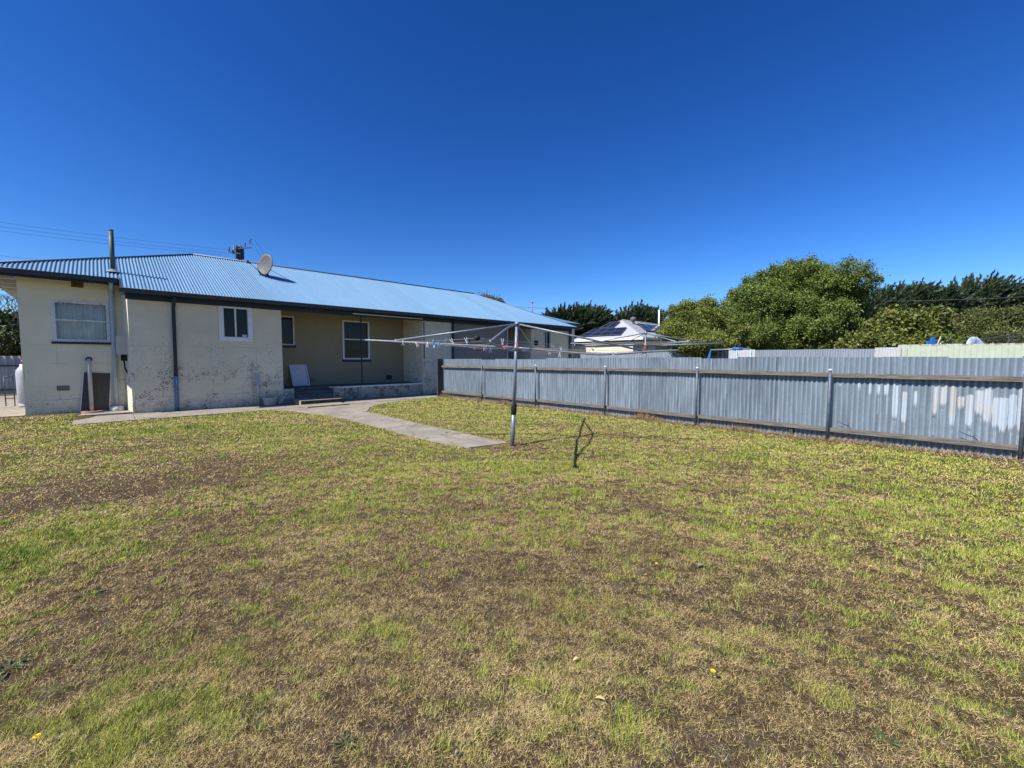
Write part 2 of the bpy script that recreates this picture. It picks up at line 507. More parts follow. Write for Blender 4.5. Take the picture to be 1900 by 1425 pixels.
bump(t, b, mth(t, 'ADD', n1, n2), 1.0, .03)
tag(mesh_np('ground', V, F, gm_, soil * (1 - G) + gr * G, smooth=True), kind='structure')

PATH = [(3.3, 13.45), (3.66, 12.8), (4.0, 11.4), (4.18, 10.2), (4.16, 8.2), (4.12, 6.5), (4.26, 5.42), (5.0, 5.25), (5.02, 6.7), (5.02, 8.0), (5.14, 11.15), (5.75, 12.2), (6.5, 12.85), (7.3, 13.22), (9.2, 13.32), (9.2, 13.45)]
def in_poly(x, y, P):
    ins = np.zeros(x.shape, bool)
    n = len(P)
    for i in range(n):
        x0, y0 = P[i]; x1, y1 = P[(i + 1) % n]
        c = ((y0 > y) != (y1 > y)) & (x < (x1 - x0) * (y - y0) / (y1 - y0 + 1e-12) + x0)
        ins ^= c
    return ins
def slab(mb, P, z1, z0=-.08):
    n = len(P)
    mb.add([(x, y, z1) for x, y in P] + [(x, y, z0) for x, y in P],
           [tuple(range(n))] + [(i, i + n, (i + 1) % n + n, (i + 1) % n) for i in range(n)])
mb = MB(); slab(mb, PATH, .026)
tag(mb.build('path', M['conc']), kind='structure')
mb = MB()
for x0, x1 in ((-.66, .40), (.412, 2.36), (2.372, 4.2), (4.212, 6.4), (6.412, 9.4)):
    slab(mb, [(x0, 13.46), (x1, 13.46), (x1, 15.06), (x0, 15.06)], .034)
slab(mb, [(-.66, 15.07), (.41, 15.07), (.41, 15.95), (-.66, 15.95)], .075)
slab(mb, [(-1.62, 15.42), (-.672, 15.42), (-.672, 15.95), (-1.62, 15.95)], .085)
slab(mb, [(-6.5, 15.42), (-1.632, 15.42), (-1.632, 25.9), (-6.5, 25.9)], .045)
tag(mb.build('pavement', M['conc']), kind='structure')

# ------------------------------------------------------------------ grass
def scatter():
    # candidate blades in the wedge of lawn the camera side sees, thinner and wider with distance
    out = []
    for r0, r1, dens in ((.9, 1.4, 40000), (1.4, 2.6, 90000), (2.6, 4, 48000), (4, 6, 22000), (6, 9, 7600), (9, 12.5, 4200), (12.5, 17, 2400)):
        a0, a1 = -.42, 1.95
        n = int(dens * (a1 - a0) / 2 * (r1 * r1 - r0 * r0))
        r = np.sqrt(rng.uniform(r0 * r0, r1 * r1, n)); a = rng.uniform(a0, a1, n)
        out.append(np.stack([r * np.cos(a), r * np.sin(a), r], -1))
    P = np.concatenate(out)
    x, y = P[:, 0], P[:, 1]
    wob = (fbm(x, y, .25, 77, 3) - .5) * .22
    k = (x < 9.44) & (x > -6) & (y < 15.40)
    k &= ~in_poly(x + wob, y + wob * .6, PATH)
    k &= ~((x + wob > -.64) & (y > 13.50 + wob * .8))
    return P[k]
P = scatter()
x, y, rr = P.T
n = len(P)
g = greenness(x, y)
fine = fbm(x, y, .09, 55, 2)
pg = np.clip(sst(.22, .88, g + (fine - .5) * 1.15), .04, .93)
isg = rng.random(n) < pg
gap = sst(.40, .53, fbm(x, y, .048, 63, 3) + (rng.random(n) - .5) * .10)
keep = rng.random(n) < np.where(isg, 1, np.clip(.60 + .5 * g, .0, 1)) * (.28 + .72 * gap)
P, x, y, rr, g, isg = P[keep], x[keep], y[keep], rr[keep], g[keep], isg[keep]
# green tufts that stand up out of the thatch
nt_ = 9000
ta, tr_ = rng.uniform(-.42, 1.95, nt_), np.sqrt(rng.uniform(.6, 70, nt_) * rng.random(nt_) ** .5)
tx, ty = tr_ * np.cos(ta), tr_ * np.sin(ta)
ok = (rng.random(nt_) < .05 + .42 * greenness(tx, ty) * np.clip(4 / tr_, .25, 1)) & (tx < 9.3) & (ty < 13.2) & ~in_poly(tx, ty, PATH)
tx, ty = tx[ok], ty[ok]
tn = 75
bx = np.repeat(tx, tn); by = np.repeat(ty, tn); rad = np.repeat(rng.uniform(.014, .038, len(tx)) * (1 + .7 * (rng.random(len(tx)) < .15)), tn)
qx = bx + rng.normal(0, 1, len(bx)) * rad; qy = by + rng.normal(0, 1, len(bx)) * rad
P = np.concatenate([P, np.stack([qx, qy, np.hypot(qx, qy)], -1)])
x, y, rr = P.T
tuft = np.concatenate([np.zeros(len(g), bool), np.ones(len(qx), bool)])
isg = np.concatenate([isg, rng.random(len(qx)) < .93]); g = np.concatenate([g, greenness(qx, qy)])
n = len(P)
u1, u2, u3, u4 = rng.random((4, n))
far = np.clip(rr / 2.6, 1, 6)
L = np.where(isg, .014 + .022 * u1, .009 + .026 * u1 ** 1.6) * (1 + .10 * (far - 1))
L = np.where(tuft, .018 + .032 * u1, L)
lush = sst(.7, 1, g); L *= 1 + .5 * lush * isg
W = (.00042 + .0005 * u2) * far ** 1.5
W = np.where(isg, W * 1.35, W * .9); W = np.where(tuft, W * 1.35, W)
tilt = np.where(isg, .5 + .95 * u3, .95 + .55 * u3)      # from vertical
tilt = np.where(tuft, .15 + .85 * u3, tilt)
adir = rng.uniform(0, 2 * math.pi, n)
dx, dy = np.cos(adir), np.sin(adir)
z0 = gz(x, y) - .002
base = np.stack([x, y, z0], -1)
side = np.stack([-dy, dx, (u4 - .5) * .8], -1) * W[:, None]
lift = np.where(isg | tuft, 0, u4 * .012)
base[:, 2] += lift
tip = base + np.stack([dx * np.sin(tilt), dy * np.sin(tilt), np.abs(np.cos(tilt)) + .02], -1) * L[:, None]
VB = np.stack([base - side, base + side, tip], 1).reshape(-1, 3)
FB = np.arange(3 * n).reshape(n, 3)
pick = rng.random(n)[:, None]; v2 = rng.random(n)[:, None]
v2 = np.clip(v2 * .75 + .12 * sst(3, 8, rr)[:, None] + .25 * np.where(tuft, .1, 1)[:, None] * rng.random(n)[:, None] + (fbm(x, y, .3, 91, 2)[:, None] - .5) * .7, 0, 1)
cg = np.array([.23, .30, .045]) * (1 - v2) + np.array([.58, .53, .14]) * v2
cdk = np.array([.075, .14, .028])
cg = np.where(pick < .16 + .30 * lush[:, None], cdk * (.8 + .6 * v2), cg)
cs = np.array([.56, .42, .16]) * (1 - v2) + np.array([.86, .68, .34]) * v2
cb = np.array([.16, .10, .05]) * (.7 + .7 * v2)
fr = np.clip(.58 - .55 * g, .10, .55)[:, None]
cs = np.where(pick < fr, cb, cs)
cg = np.where(tuft[:, None], cg * np.array([.98, 1.03, .95]), cg)
cc = np.where(isg[:, None], cg, cs)
cc = np.repeat(cc, 3, 0).astype(np.float32)
tag(mesh_np('lawn_grass', VB, FB, M['blade'], cc), 'short patchy lawn grass, part green and part dry straw', 'grass', kind='stuff')
print('blades', n)

# dry litter and weeds along the foot of the fence
n = 26000
yy = rng.uniform(-3.2, 13.6, n); xx = 9.46 - np.abs(rng.normal(0, .15, n))
clump = fbm(xx * 0 + 3, yy, .5, 5, 3)
kk = rng.random(n) < sst(.25, .75, clump) + .25
xx, yy, clump = xx[kk], yy[kk], clump[kk]; n = len(xx)
Ls = rng.uniform(.03, .12, n) * (1 + 1.6 * sst(.55, .8, clump)); tl = rng.uniform(.35, 1.5, n); ad = rng.uniform(0, 6.28, n)
bs = np.stack([xx, yy, gz(xx, yy) + rng.uniform(0, .03, n)], -1)
sd_ = np.stack([-np.sin(ad), np.cos(ad), rng.uniform(-.5, .5, n)], -1) * rng.uniform(.0015, .005, n)[:, None]
tp = bs + np.stack([np.cos(ad) * np.sin(tl), np.sin(ad) * np.sin(tl), np.cos(tl)], -1) * Ls[:, None]
tp[:, 0] = np.minimum(tp[:, 0], 9.47)
vb = np.stack([bs - sd_, bs + sd_, tp], 1).reshape(-1, 3)
q = rng.random(n)[:, None]
c = np.where(q < .6, np.array([.48, .36, .22]), np.array([.24, .15, .08])) * rng.uniform(.6, 1.2, (n, 1))
c = np.where(q > .93, np.array([.12, .18, .04]), c)
tag(mesh_np('dry_weeds', vb, np.arange(3 * n).reshape(n, 3), M['blade'], np.repeat(c, 3, 0)), 'brown dead weeds and litter along the foot of the iron fence', 'dead weeds', kind='stuff')

# ------------------------------------------------------------------ the long house
RE, K = 3.38, .445
def rz(yv): return RE + K * (yv - 14.8)
RY = 19.05
house = root('house', (9.5, 17, 0), 'long low cream rendered duplex with a blue-grey corrugated hip roof', 'house')

def holes_wall(mb, x0, x1, z0, z1, y0, y1, holes=()):
    xs = sorted({x0, x1, *[h[0] for h in holes], *[h[1] for h in holes]})
    zs = sorted({z0, z1, *[h[2] for h in holes], *[h[3] for h in holes]})
    def solid(i, j):
        if i < 0 or j < 0 or i >= len(xs) - 1 or j >= len(zs) - 1: return False
        cx, cz = (xs[i] + xs[i + 1]) / 2, (zs[j] + zs[j + 1]) / 2
        return not any(h[0] < cx < h[1] and h[2] < cz < h[3] for h in holes)
    for i in range(len(xs) - 1):
        for j in range(len(zs) - 1):
            if not solid(i, j): continue
            a, b_, c_, d_ = xs[i], xs[i + 1], zs[j], zs[j + 1]
            mb.add([(a, y0, c_), (b_, y0, c_), (b_, y0, d_), (a, y0, d_)], [(0, 1, 2, 3)])
            mb.add([(a, y1, c_), (b_, y1, c_), (b_, y1, d_), (a, y1, d_)], [(3, 2, 1, 0)])
            if not solid(i - 1, j): mb.add([(a, y0, c_), (a, y1, c_), (a, y1, d_), (a, y0, d_)], [(0, 3, 2, 1)])
            if not solid(i + 1, j): mb.add([(b_, y0, c_), (b_, y1, c_), (b_, y1, d_), (b_, y0, d_)], [(0, 1, 2, 3)])
            if not solid(i, j - 1): mb.add([(a, y0, c_), (b_, y0, c_), (b_, y1, c_), (a, y1, c_)], [(0, 3, 2, 1)])
            if not solid(i, j + 1): mb.add([(a, y0, d_), (b_, y0, d_), (b_, y1, d_), (a, y1, d_)], [(0, 1, 2, 3)])

# walls
mb = MB(); holes_wall(mb, -1.55, .398, -.05, 3.62, 15.9, 16.12, [(-1.0, .06, 1.95, 3.02)])
mb.box(-1.55, -1.33, 16.12, 22.6, -.05, 3.62)
wl = mb.build('wall', M['cream'], house); wl['label'] = 'cream end wall with curtained window'
mb = MB(); holes_wall(mb, .40, 4.10, -.05, 3.20, 15.05, 15.25, [(2.50, 3.17, 2.13, 3.07)])
mb.v = [((.415 if (abs(p[0] - .40) < 1e-6 and p[1] < 15.1) else p[0]), p[1], p[2]) for p in mb.v]
mb.add([(.414, 15.052, -.05), (.30, 15.90, -.05), (.5, 15.90, -.05), (.5, 15.052, -.05), (.414, 15.052, 3.2), (.30, 15.90, 3.24), (.5, 15.90, 3.24), (.5, 15.052, 3.2)], [(0, 4, 5, 1), (1, 5, 6, 2), (2, 6, 7, 3), (3, 7, 4, 0), (4, 7, 6, 5)]); mb.box(3.90, 4.10, 15.25, 16.6, -.05, 3.20)
wl = mb.build('wall', M['grey'], house); wl['label'] = 'flaking pale wall in shade with small white window'
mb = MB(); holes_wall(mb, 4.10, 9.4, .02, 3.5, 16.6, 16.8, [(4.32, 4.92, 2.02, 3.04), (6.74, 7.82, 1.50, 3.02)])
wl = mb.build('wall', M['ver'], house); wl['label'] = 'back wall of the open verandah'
mb = MB(); mb.box(9.4, 10.88, 15.05, 17, -.05, 3.22)
wl = mb.build('wall', M['grey'], house); wl['label'] = 'stained party wall at the end of the fence'
mb = MB(); mb.box(10.88, 14.30, 15.16, 15.22, 0, 3.22)
wl = mb.build('wall', M['panel'], house); wl['label'] = 'brown sheet infill panel'
mb = MB(); mb.box(14.30, 16.0, 16.6, 16.8, 0, 3.4)
mb.build('wall', M['panel'], house)
mb = MB(); holes_wall(mb, 16.0, 19.35, 0, 3.20, 15.05, 15.25, [(17.0, 17.62, 2.0, 3.04)])
mb.box(16.0, 16.2, 15.25, 16.6, 0, 3.2); mb.box(19.15, 19.35, 15.25, 17.5, 0, 3.2)
mb.build('wall', M['grey'], house)
mb = MB(); mb.box(19.35, 20.9, 15.95, 16.1, 0, 3.5); mb.box(20.7, 20.9, 16.1, 22.6, 0, 3.5)
mb.box(-1.33, 20.7, 22.4, 22.6, 0, 3.4)
mb.build('wall', M['cream'], house)
# dark inside faces behind the openings
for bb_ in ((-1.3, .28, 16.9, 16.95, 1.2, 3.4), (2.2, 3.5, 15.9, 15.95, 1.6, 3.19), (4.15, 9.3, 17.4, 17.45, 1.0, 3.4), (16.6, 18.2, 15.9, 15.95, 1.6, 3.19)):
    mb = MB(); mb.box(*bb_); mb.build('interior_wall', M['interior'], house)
# verandah
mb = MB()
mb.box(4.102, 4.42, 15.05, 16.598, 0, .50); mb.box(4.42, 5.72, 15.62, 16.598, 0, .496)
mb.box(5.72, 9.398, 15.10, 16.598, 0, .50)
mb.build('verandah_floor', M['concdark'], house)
mb = MB(); mb.box(5.72, 9.398, 15.03, 15.10, -.02, .495)
mb.box(4.102, 4.42, 15.02, 15.049, -.02, .51)
pl = mb.build('plinth', M['plinth'], house, .008)
mb = MB(); 
xs = [5.55 + i * .13 for i in range(30)]
vs = []; 
for i, xv in enumerate(xs + [9.398]):
    dz = .045 + .035 * random.random() if i > 2 else .02
    vs.append((xv, dz))
for i in range(len(vs) - 1):
    x0, x1 = vs[i][0], vs[i + 1][0]; d0, d1 = vs[i][1], vs[i + 1][1]
    mb.add([(x0, 15.012, .508 - d0), (x1, 15.012, .508 - d1), (x1, 15.012, .508), (x0, 15.012, .508), (x0, 15.028, .508 - d0), (x1, 15.028, .508 - d1), (x1, 15.10, .508), (x0, 15.10, .508)],
           [(0, 1, 2, 3), (3, 2, 6, 7), (0, 4, 5, 1)])
mb.build('verandah_edge', M['oldwhite'], house)
M['riser'] = concrete_mat('shade_painted_concrete', (.05, .045, .04))  # shade of the front risers, painted in as a near-black copy of the concrete
def riser(m_, y_):
    for k_, q in enumerate(m_.f):
        if all(abs(m_.v[i][1] - y_) < 1e-5 for i in q): m_.m[k_] = 1
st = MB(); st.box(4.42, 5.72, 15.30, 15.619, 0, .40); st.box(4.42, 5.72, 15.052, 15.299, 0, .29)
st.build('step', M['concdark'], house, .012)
st = MB(); st.box(4.30, 5.60, 14.0, 15.045, 0, .172); st.m[4] = st.m[4]; riser(st, 14.0); st.build('step', [M['conc'], M['riser']], house)
st = MB(); st.box(4.25, 5.52, 13.22, 13.998, .0, .056); riser(st, 13.22); st.build('step', [M['conc'], M['riser']], house)
mb = MB(); mb.box(6.775, 6.815, 15.06, 15.10, .50, 3.20); mb.build('verandah_post', M['bluepipe'], house)
mb = MB(); mb.box(14.28, 14.34, 15.06, 15.12, 0, 3.20); mb.build('verandah_post', M['paleblue'], house)
mb = MB(); mb.box(14.36, 14.95, 16.50, 16.58, 0, 2.6); dd = mb.build('door', M['interior'], house)
for z in (.9, 1.5, 2.1, 2.5): mb = MB(); mb.box(14.40, 14.92, 16.485, 16.50, z, z + .03); mb.build('rail', M['rust'], dd)
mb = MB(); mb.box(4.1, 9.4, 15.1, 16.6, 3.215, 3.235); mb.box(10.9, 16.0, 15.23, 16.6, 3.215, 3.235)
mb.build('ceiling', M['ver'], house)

# roof sheets with real corrugations
def front_top(xv):
    if xv < 2.35: return 15.42 + (xv + 2.1) / 4.45 * (RY - 15.42)
    if xv > 15.4: return RY - (xv - 15.4) / 4.15 * (RY - 14.72)
    return RY
def front_bot(xv): return 15.36 if xv < .30 else 14.68
PITCH, AMP = .076, .012
xs = np.arange(-2.12, 19.56, PITCH / 8)
vs = []; fs = []
for sec in ((-2.12, .2999), (.3, 19.56)):
    xa = [v_ for v_ in xs if sec[0] <= v_ <= sec[1]]
    b0 = len(vs)
    for i, xv in enumerate(xa):
        wv = AMP * math.sin(2 * math.pi * xv / PITCH)
        yb = front_bot((sec[0] + sec[1]) / 2 if sec[0] < 0 else 1.0); ytp = max(front_top(xv), yb)
        for q in (0, 1):
            yv = yb + (ytp - yb) * q
            vs.append((xv, yv - wv * .4, rz(yv) + wv))
        if i: fs.append((b0 + 2 * i - 2, b0 + 2 * i, b0 + 2 * i + 1, b0 + 2 * i - 1))
mb = MB(); mb.add(vs, fs, 0, True)
mb.build('roof', M['roof'], house)
A1, A2 = (2.35, RY, rz(RY)), (15.4, RY, rz(RY))
mb = MB()
mb.add([A1, (-2.12, 15.40, rz(15.40) - .01), (-2.12, 22.9, rz(15.4) - .01)], [(0, 2, 1)])
mb.add([A2, (19.56, 14.72, rz(14.72) - .01), (19.56, 23.0, rz(14.72) - .01)], [(0, 1, 2)])
mb.add([A1, A2, (19.56, 23.0, rz(14.72) - .01), (-2.12, 22.9, rz(15.4) - .01)], [(0, 1, 2, 3)])
mb.add([(19.0, 15.37, rz(15.37)), (20.75, 15.37, rz(15.37)), (17.2, RY, rz(RY) - .45), (15.6, RY, rz(RY) - .02)], [(0, 1, 2, 3)])
mb.build('roof', M['roof'], house)
mb = MB()
mb.tube([(-2.12, 15.40, rz(15.4) + .012), (2.35, RY, rz(RY) + .015)], .032, 8)
mb.tube([(2.35, RY, rz(RY) + .015), (15.4, RY, rz(RY) + .015)], .036, 8)
mb.tube([(15.4, RY, rz(RY) + .0), (19.55, 14.72, rz(14.72) + .0)], .03, 8)
mb.build('ridge_cap', M['ridge'], house)
def gutter(x0, x1, y0, z1, w_=.115, h_=.11):
    m_ = MB(); y1 = y0 + w_
    m_.box(x0, x1, y0, y0 + .006, z1 - h_, z1); m_.box(x0, x1, y1 - .006, y1, z1 - h_, z1 - .01)
    m_.box(x0, x1, y0 + .0062, y1 - .0062, z1 - h_, z1 - h_ + .006)
    m_.box(x0 - .004, x0, y0, y1, z1 - h_, z1); m_.box(x1, x1 + .004, y0, y1, z1 - h_, z1)
    m_.tube([(x0, y0 - .004, z1 - .006), (x1, y0 - .004, z1 - .006)], .011, 6)
    return m_
gutter(.27, 19.6, 14.60, 3.325).build('gutter', M['gutter'], house)
gutter(-2.16, .26, 15.27, 3.63).build('gutter', M['gutter'], house)
gutter(19.1, 20.8, 15.27, 3.60).build('gutter', M['gutter'], house)
mb = MB(); mb.box(.38, 19.4, 14.99, 15.045, 3.08, 3.32); mb.box(-2.1, .39, 15.385, 15.41, 3.46, 3.63)
mb.box(-2.12, -2.09, 15.4, 22.9, 3.50, 3.64)
mb.box(.38, 19.4, 14.716, 14.99, 3.235, 3.245)
mb.build('fascia', M['bluepipe'], house)
mb = MB(); mb.add([(.29, 14.66, 3.25), (.29, 15.42, 3.55), (.29, 15.42, 3.68), (.29, 14.66, 3.345), (.31, 14.66, 3.25), (.31, 15.42, 3.55), (.31, 15.42, 3.68), (.31, 14.66, 3.345)],
                  [(0, 3, 2, 1), (4, 5, 6, 7), (3, 7, 6, 2), (0, 1, 5, 4), (0, 4, 7, 3), (1, 2, 6, 5)])
mb.build('barge_board', M['gutter'], house)
mb = MB(); mb.box(6.45, 9.38, 14.965, 14.988, 3.135, 3.165); mb.build('batten', M['white'], house)
mb = MB(); mb.box(10.95, 14.2, 15.13, 15.158, 3.14, 3.19); mb.build('batten', M['white'], house)
for i in range(7):
    yv = 15.6 + i * .95
    mb = MB(); mb.box(-2.08, -1.56, yv, yv + .05, 3.42, 3.52); mb.build('rafter', M['pvc'], house)
# flue
fx, fy = .19, 15.95
mb = MB(); mb.tube([(fx, fy, rz(fy) - .1), (fx, fy, 5.02)], .052, 20)
mb.tube([(fx, fy, 4.99), (fx, fy, 5.03)], .055, 20)
fl = mb.build('flue', galv_mat('weathered_flue', (.08, .10, .085), .2, .6, .55, .6, 0), house)
mb = MB(); mb.lathe((fx, fy, rz(fy)), [(.17, -.02), (.10, .03), (.055, .07)], 18); mb.build('flashing', M['galv'], fl)
# downpipes
mb = MB(); mb.tube([(.13, 15.36, 3.53), (.13, 15.50, 3.43), (.13, 15.83, 3.36), (.13, 15.845, 3.2), (.11, 15.845, .20)], .048, 12)
dp = mb.build('downpipe', M['paleblue'], house)
mb = MB(); mb.lathe((.11, 15.80, .075), [(.15, 0), (.16, .05), (.14, .12), (.05, .14)], 14); mb.build('drain_block', M['oldwhite'], dp)
mb = MB(); mb.tube([(1.37, 14.66, 3.22), (1.37, 14.80, 3.12), (1.37, 14.99, 3.04), (1.36, 15.0, 2.9), (1.345, 15.0, .92)], .042, 12)
dp = mb.build('downpipe', M['bluepipe'], house); 
mb = MB(); mb.tube([(1.345, 15.0, 1.0), (1.33, 15.0, .02)], .048, 12); mb.tube([(1.343, 15.0, 1.02), (1.343, 15.0, .93)], .056, 12)
mb.tube([(1.343, 15.0, .66), (1.343, 15.0, .62)], .054, 12)
mb.build('pipe_sleeve', simple('flaking_blue_paint', (.12, .20, .28), .6, 0, .5, 22), dp)
mb = MB(); mb.tube([(10.93, 15.0, 3.2), (10.93, 15.0, 0)], .045, 10); mb.build('downpipe', M['dark'], house)
mb = MB(); mb.box(19.18, 19.36, 14.97, 15.04, 0, 3.1); mb.build('downpipe', M['dark'], house)
mb = MB(); mb.tube([(9.47, 15.02, 3.05), (9.47, 15.02, 1.5)], .016, 8); mb.build('conduit', M['dark'], house)
mb = MB(); mb.tube([(.33, 15.86, 1.9), (.36, 15.86, 1.2), (.35, 15.84, .5), (.33, 15.80, .1)], .012, 6); mb.build('conduit', M['pvc'], house)
# windows
def window(x0, x1, z0, z1, y, fw, mat, pane, bars_v=0, bars_h=0, proud=.03, sill=None, label=None, depth=.10):
    fr_ = MB()
    yo, yi = y - proud, y + depth
    fr_.box(x0, x0 + fw, yo, yi, z0, z1); fr_.box(x1 - fw, x1, yo, yi, z0, z1)
    fr_.box(x0 + fw, x1 - fw, yo, yi, z1 - fw, z1); fr_.box(x0 + fw, x1 - fw, yo, yi, z0, z0 + fw)
    win = fr_.build('window', mat, house, .004)
    if label: win['label'] = label
    sb = MB(); ym = y + depth - .055
    for i in range(bars_v):
        xm = x0 + (x1 - x0) * (i + 1) / (bars_v + 1); sb.box(xm - .022, xm + .022, ym, ym + .03, z0 + fw, z1 - fw)
    for i in range(bars_h):
        zm = z0 + (z1 - z0) * (i + 1) / (bars_h + 1) + (.03 if bars_h == 1 else 0); sb.box(x0 + fw, x1 - fw, ym, ym + .03, zm - .02, zm + .02)
    if bars_v or bars_h: sb.build('sash_bar', mat, win)
    pn = MB(); pn.box(x0 + fw + .001, x1 - fw - .001, ym + .031, ym + .036, z0 + fw + .001, z1 - fw - .001)
    pn.build('pane', pane, win)
    if sill:
        s_ = MB(); s_.box(x0 - .03, x1 + .03, y - .05, y - .0, z0 - sill[0], z0 - .002); s_.build('sill', sill[1], win)
    return win
w1 = window(-1.0, .06, 1.95, 3.02, 15.9, .065, M['oldwhite'], M['clear'], 0, 1, .02, (.06, M['dark']), 'wide window with net curtains')
cv = []; cf = []; nc = 150
for i in range(nc):
    xv = -.94 + .94 * i / (nc - 1)
    yv = 16.06 + .036 * math.sin(i * .55 + 1.2 * math.sin(i * .09)) + .015 * math.sin(i * .21 + 1)
    cv += [(xv + .01 * math.sin(i * .2), yv, 2.0), (xv, yv, 2.96)]
    if i: cf.append((2 * i - 2, 2 * i, 2 * i + 1, 2 * i - 1))
mb = MB(); mb.add(cv, cf, 0, True)
mb.build('curtain', M['curtain'], w1)
mb = MB(); mb.tube([(-.94, 16.02, 2.90), (0, 16.02, 2.86)], .012, 6); mb.build('curtain_rod', M['white'], w1)
w2 = window(2.40, 3.28, 2.04, 3.16, 15.05, .13, M['white'], M['glass'], 1, 0, .035, None, 'small white framed window of two dark panes', .10)
mb = MB(); mb.box(3.00, 3.13, 15.085, 15.094, 2.18, 2.25); mb.build('window_latch', M['oldwhite'], w2)
window(4.30, 4.95, 2.0, 3.06, 16.6, .045, M['oldwhite'], M['glass'], 0, 0, .01, (.09, M['dark']), 'small dark window partly behind the wall corner')
window(6.72, 7.84, 1.48, 3.04, 16.6, .06, M['white'], M['glass'], 0, 1, .01, (.10, M['dark']), 'tall sash window behind the verandah post')
window(17.0, 17.62, 2.0, 3.04, 15.05, .07, M['oldwhite'], M['glass'], 1, 0, .03, None)
# vents
for (x0, x1, y_, z0, z1, m_) in ((-.62, -.40, 15.9, 3.38, 3.52, 'brick'), (-.99, -.77, 15.9, .68, .80, 'ventgrey'), (5.36, 5.62, 16.6, .62, .80, 'ventgrey'), (8.55, 8.80, 16.6, .62, .80, 'dark')):
    mb = MB(); mb.box(x0, x1, y_ - .012, y_ - .001, z0, z1)
    nb = 8
    for i in range(nb + 1): xv = x0 + (x1 - x0) * i / nb; mb.box(xv - .004, xv + .004, y_ - .02, y_ - .0125, z0, z1)
    for i in range(4): zv = z0 + (z1 - z0) * i / 3; mb.box(x0, x1, y_ - .0265, y_ - .0202, zv - .004, zv + .004)
    mb.build('air_vent', M[m_], house)
# meter box on the side of the projecting wall
mb = MB(); mb.box(.17, .395, 15.30, 15.62, 1.62, 2.12)
bxm = mb.build('meter_box', simple('beige_enamel', (.55, .50, .44), .5, 0, .05, 4), house, .01)
mb = MB(); mb.box(.163, .169, 15.33, 15.59, 1.66, 2.08); mb.build('cover', M['white'], bxm)
mb = MB(); mb.box(.24, .36, 15.38, 15.52, 1.45, 1.619); mb.tube([(.3, 15.44, 1.46), (.31, 15.44, 1.25), (.36, 15.5, 1.1)], .02, 6); mb.build('valve', M['black'], bxm)
# waste pipes and tap on the shaded wall
mb = MB(); mb.tube([(3.22, 15.02, 1.40), (3.22, 15.02, .03)], .013, 8); mb.tube([(3.22, 15.015, .64), (3.58, 15.01, .66)], .012, 8)
tp_ = mb.build('water_pipe', M['pvc'], house)
mb = MB(); mb.tube([(3.57, 15.0, .66), (3.57, 14.93, .66), (3.57, 14.91, .60)], .014, 8); mb.tube([(3.57, 14.95, .66), (3.57, 14.95, .74)], .009, 6); mb.tube([(3.53, 14.95, .745), (3.61, 14.95, .745)], .009, 6)
mb.build('tap', M['black'], tp_)
mb = MB(); mb.tube([(3.345, 14.99, 1.03), (3.36, 14.99, .02)], .036, 12); mb.tube([(3.345, 14.99, 1.0), (3.345, 14.99, 1.05)], .045, 12); mb.build('waste_pipe', M['pvc'], house)
mb = MB(); mb.tube([(3.88, 14.78, .05), (4.20, 14.98, .40)], .035, 10); mb.tube([(4.03, 14.87, .21), (4.07, 14.90, .26)], .043, 10); mb.tube([(4.13, 14.935, .33), (4.17, 14.96, .38)], .044, 10)
mb.build('waste_pipe', M['pvc'], house)
mb = MB(); mb.tube([(-.38, 15.775, .10), (-.38, 15.775, 1.38), (-.38, 15.80, 1.46), (-.38, 15.9, 1.49)], .042, 12)
wp = mb.build('waste_pipe', M['pvc'], house)
mb = MB(); mb.tube([(-.38, 15.895, 1.49), (-.38, 15.87, 1.49)], .065, 14); mb.build('pipe_collar', M['dark'], wp)
mb = MB(); mb.obox((16.35, 15.0, 2.35), (.10, 0, .0), (0, .04, 0), (0, 0, .12)); mb.tube([(16.35, 15.0, 2.35), (16.35, 14.9, 2.30)], .07, 8); mb.build('outdoor_light', M['black'], house)

# things standing at the house
mb = MB(); mb.lathe((-.37, 15.69, .076), [(.0, .02), (.10, .02), (.115, .045), (.20, .045), (.215, .02), (.215, 0)], 28)
tag(mb.build('drain_surround', M['terracotta']), 'round terracotta drain surround at the foot of the grey pipe', 'drain surround')
sc = root('flyscreen', (-.25, 15.8, .08), 'large dark flyscreen with a thin pale frame leaning on the cream wall', 'window screen')
P4 = [Vector((-.60, 15.84, .082)), Vector((-.04, 15.84, .082)), Vector((.03, 15.885, 1.12)), Vector((-.49, 15.885, 1.16))]
mb = MB()
for i in range(4): mb.tube([P4[i], P4[(i + 1) % 4]], .012, 4)
mb.build('frame', M['white'], sc)
mb = MB(); off = Vector((0, .003, 0)); mb.add([p for p in P4] + [p + off for p in P4], [(0, 1, 2, 3), (7, 6, 5, 4)]); mb.build('mesh', M['mesh'], sc)
bd = root('board', (5.1, 16.4, .5), 'white cabinet door propped against the verandah wall', 'board')
c0 = Vector((5.04, 16.45, .90)); up = Vector((-.03, .10, .39)); rt = Vector((.30, 0, .0))
mb = MB(); mb.obox(c0, rt, up, Vector((0, -.012, .003))); mb.build('panel', simple('off_white_laminate', (.62, .64, .68), .5, 0, .05, 5), bd, .004)
mb = MB(); mb.obox(c0 + Vector((.245, -.016, 0)), (.006, 0, 0), up * .96, (0, .003, 0)); mb.obox(c0 + Vector((-.03, -.02, .22)), (.012, 0, 0), (0, .008, 0), (0, 0, .015)); mb.build('trim', M['dark'], bd)
pt = root('planter', (3.66, 14.80, .034), 'squat white round tub full of dark soil by the shaded wall', 'planter')
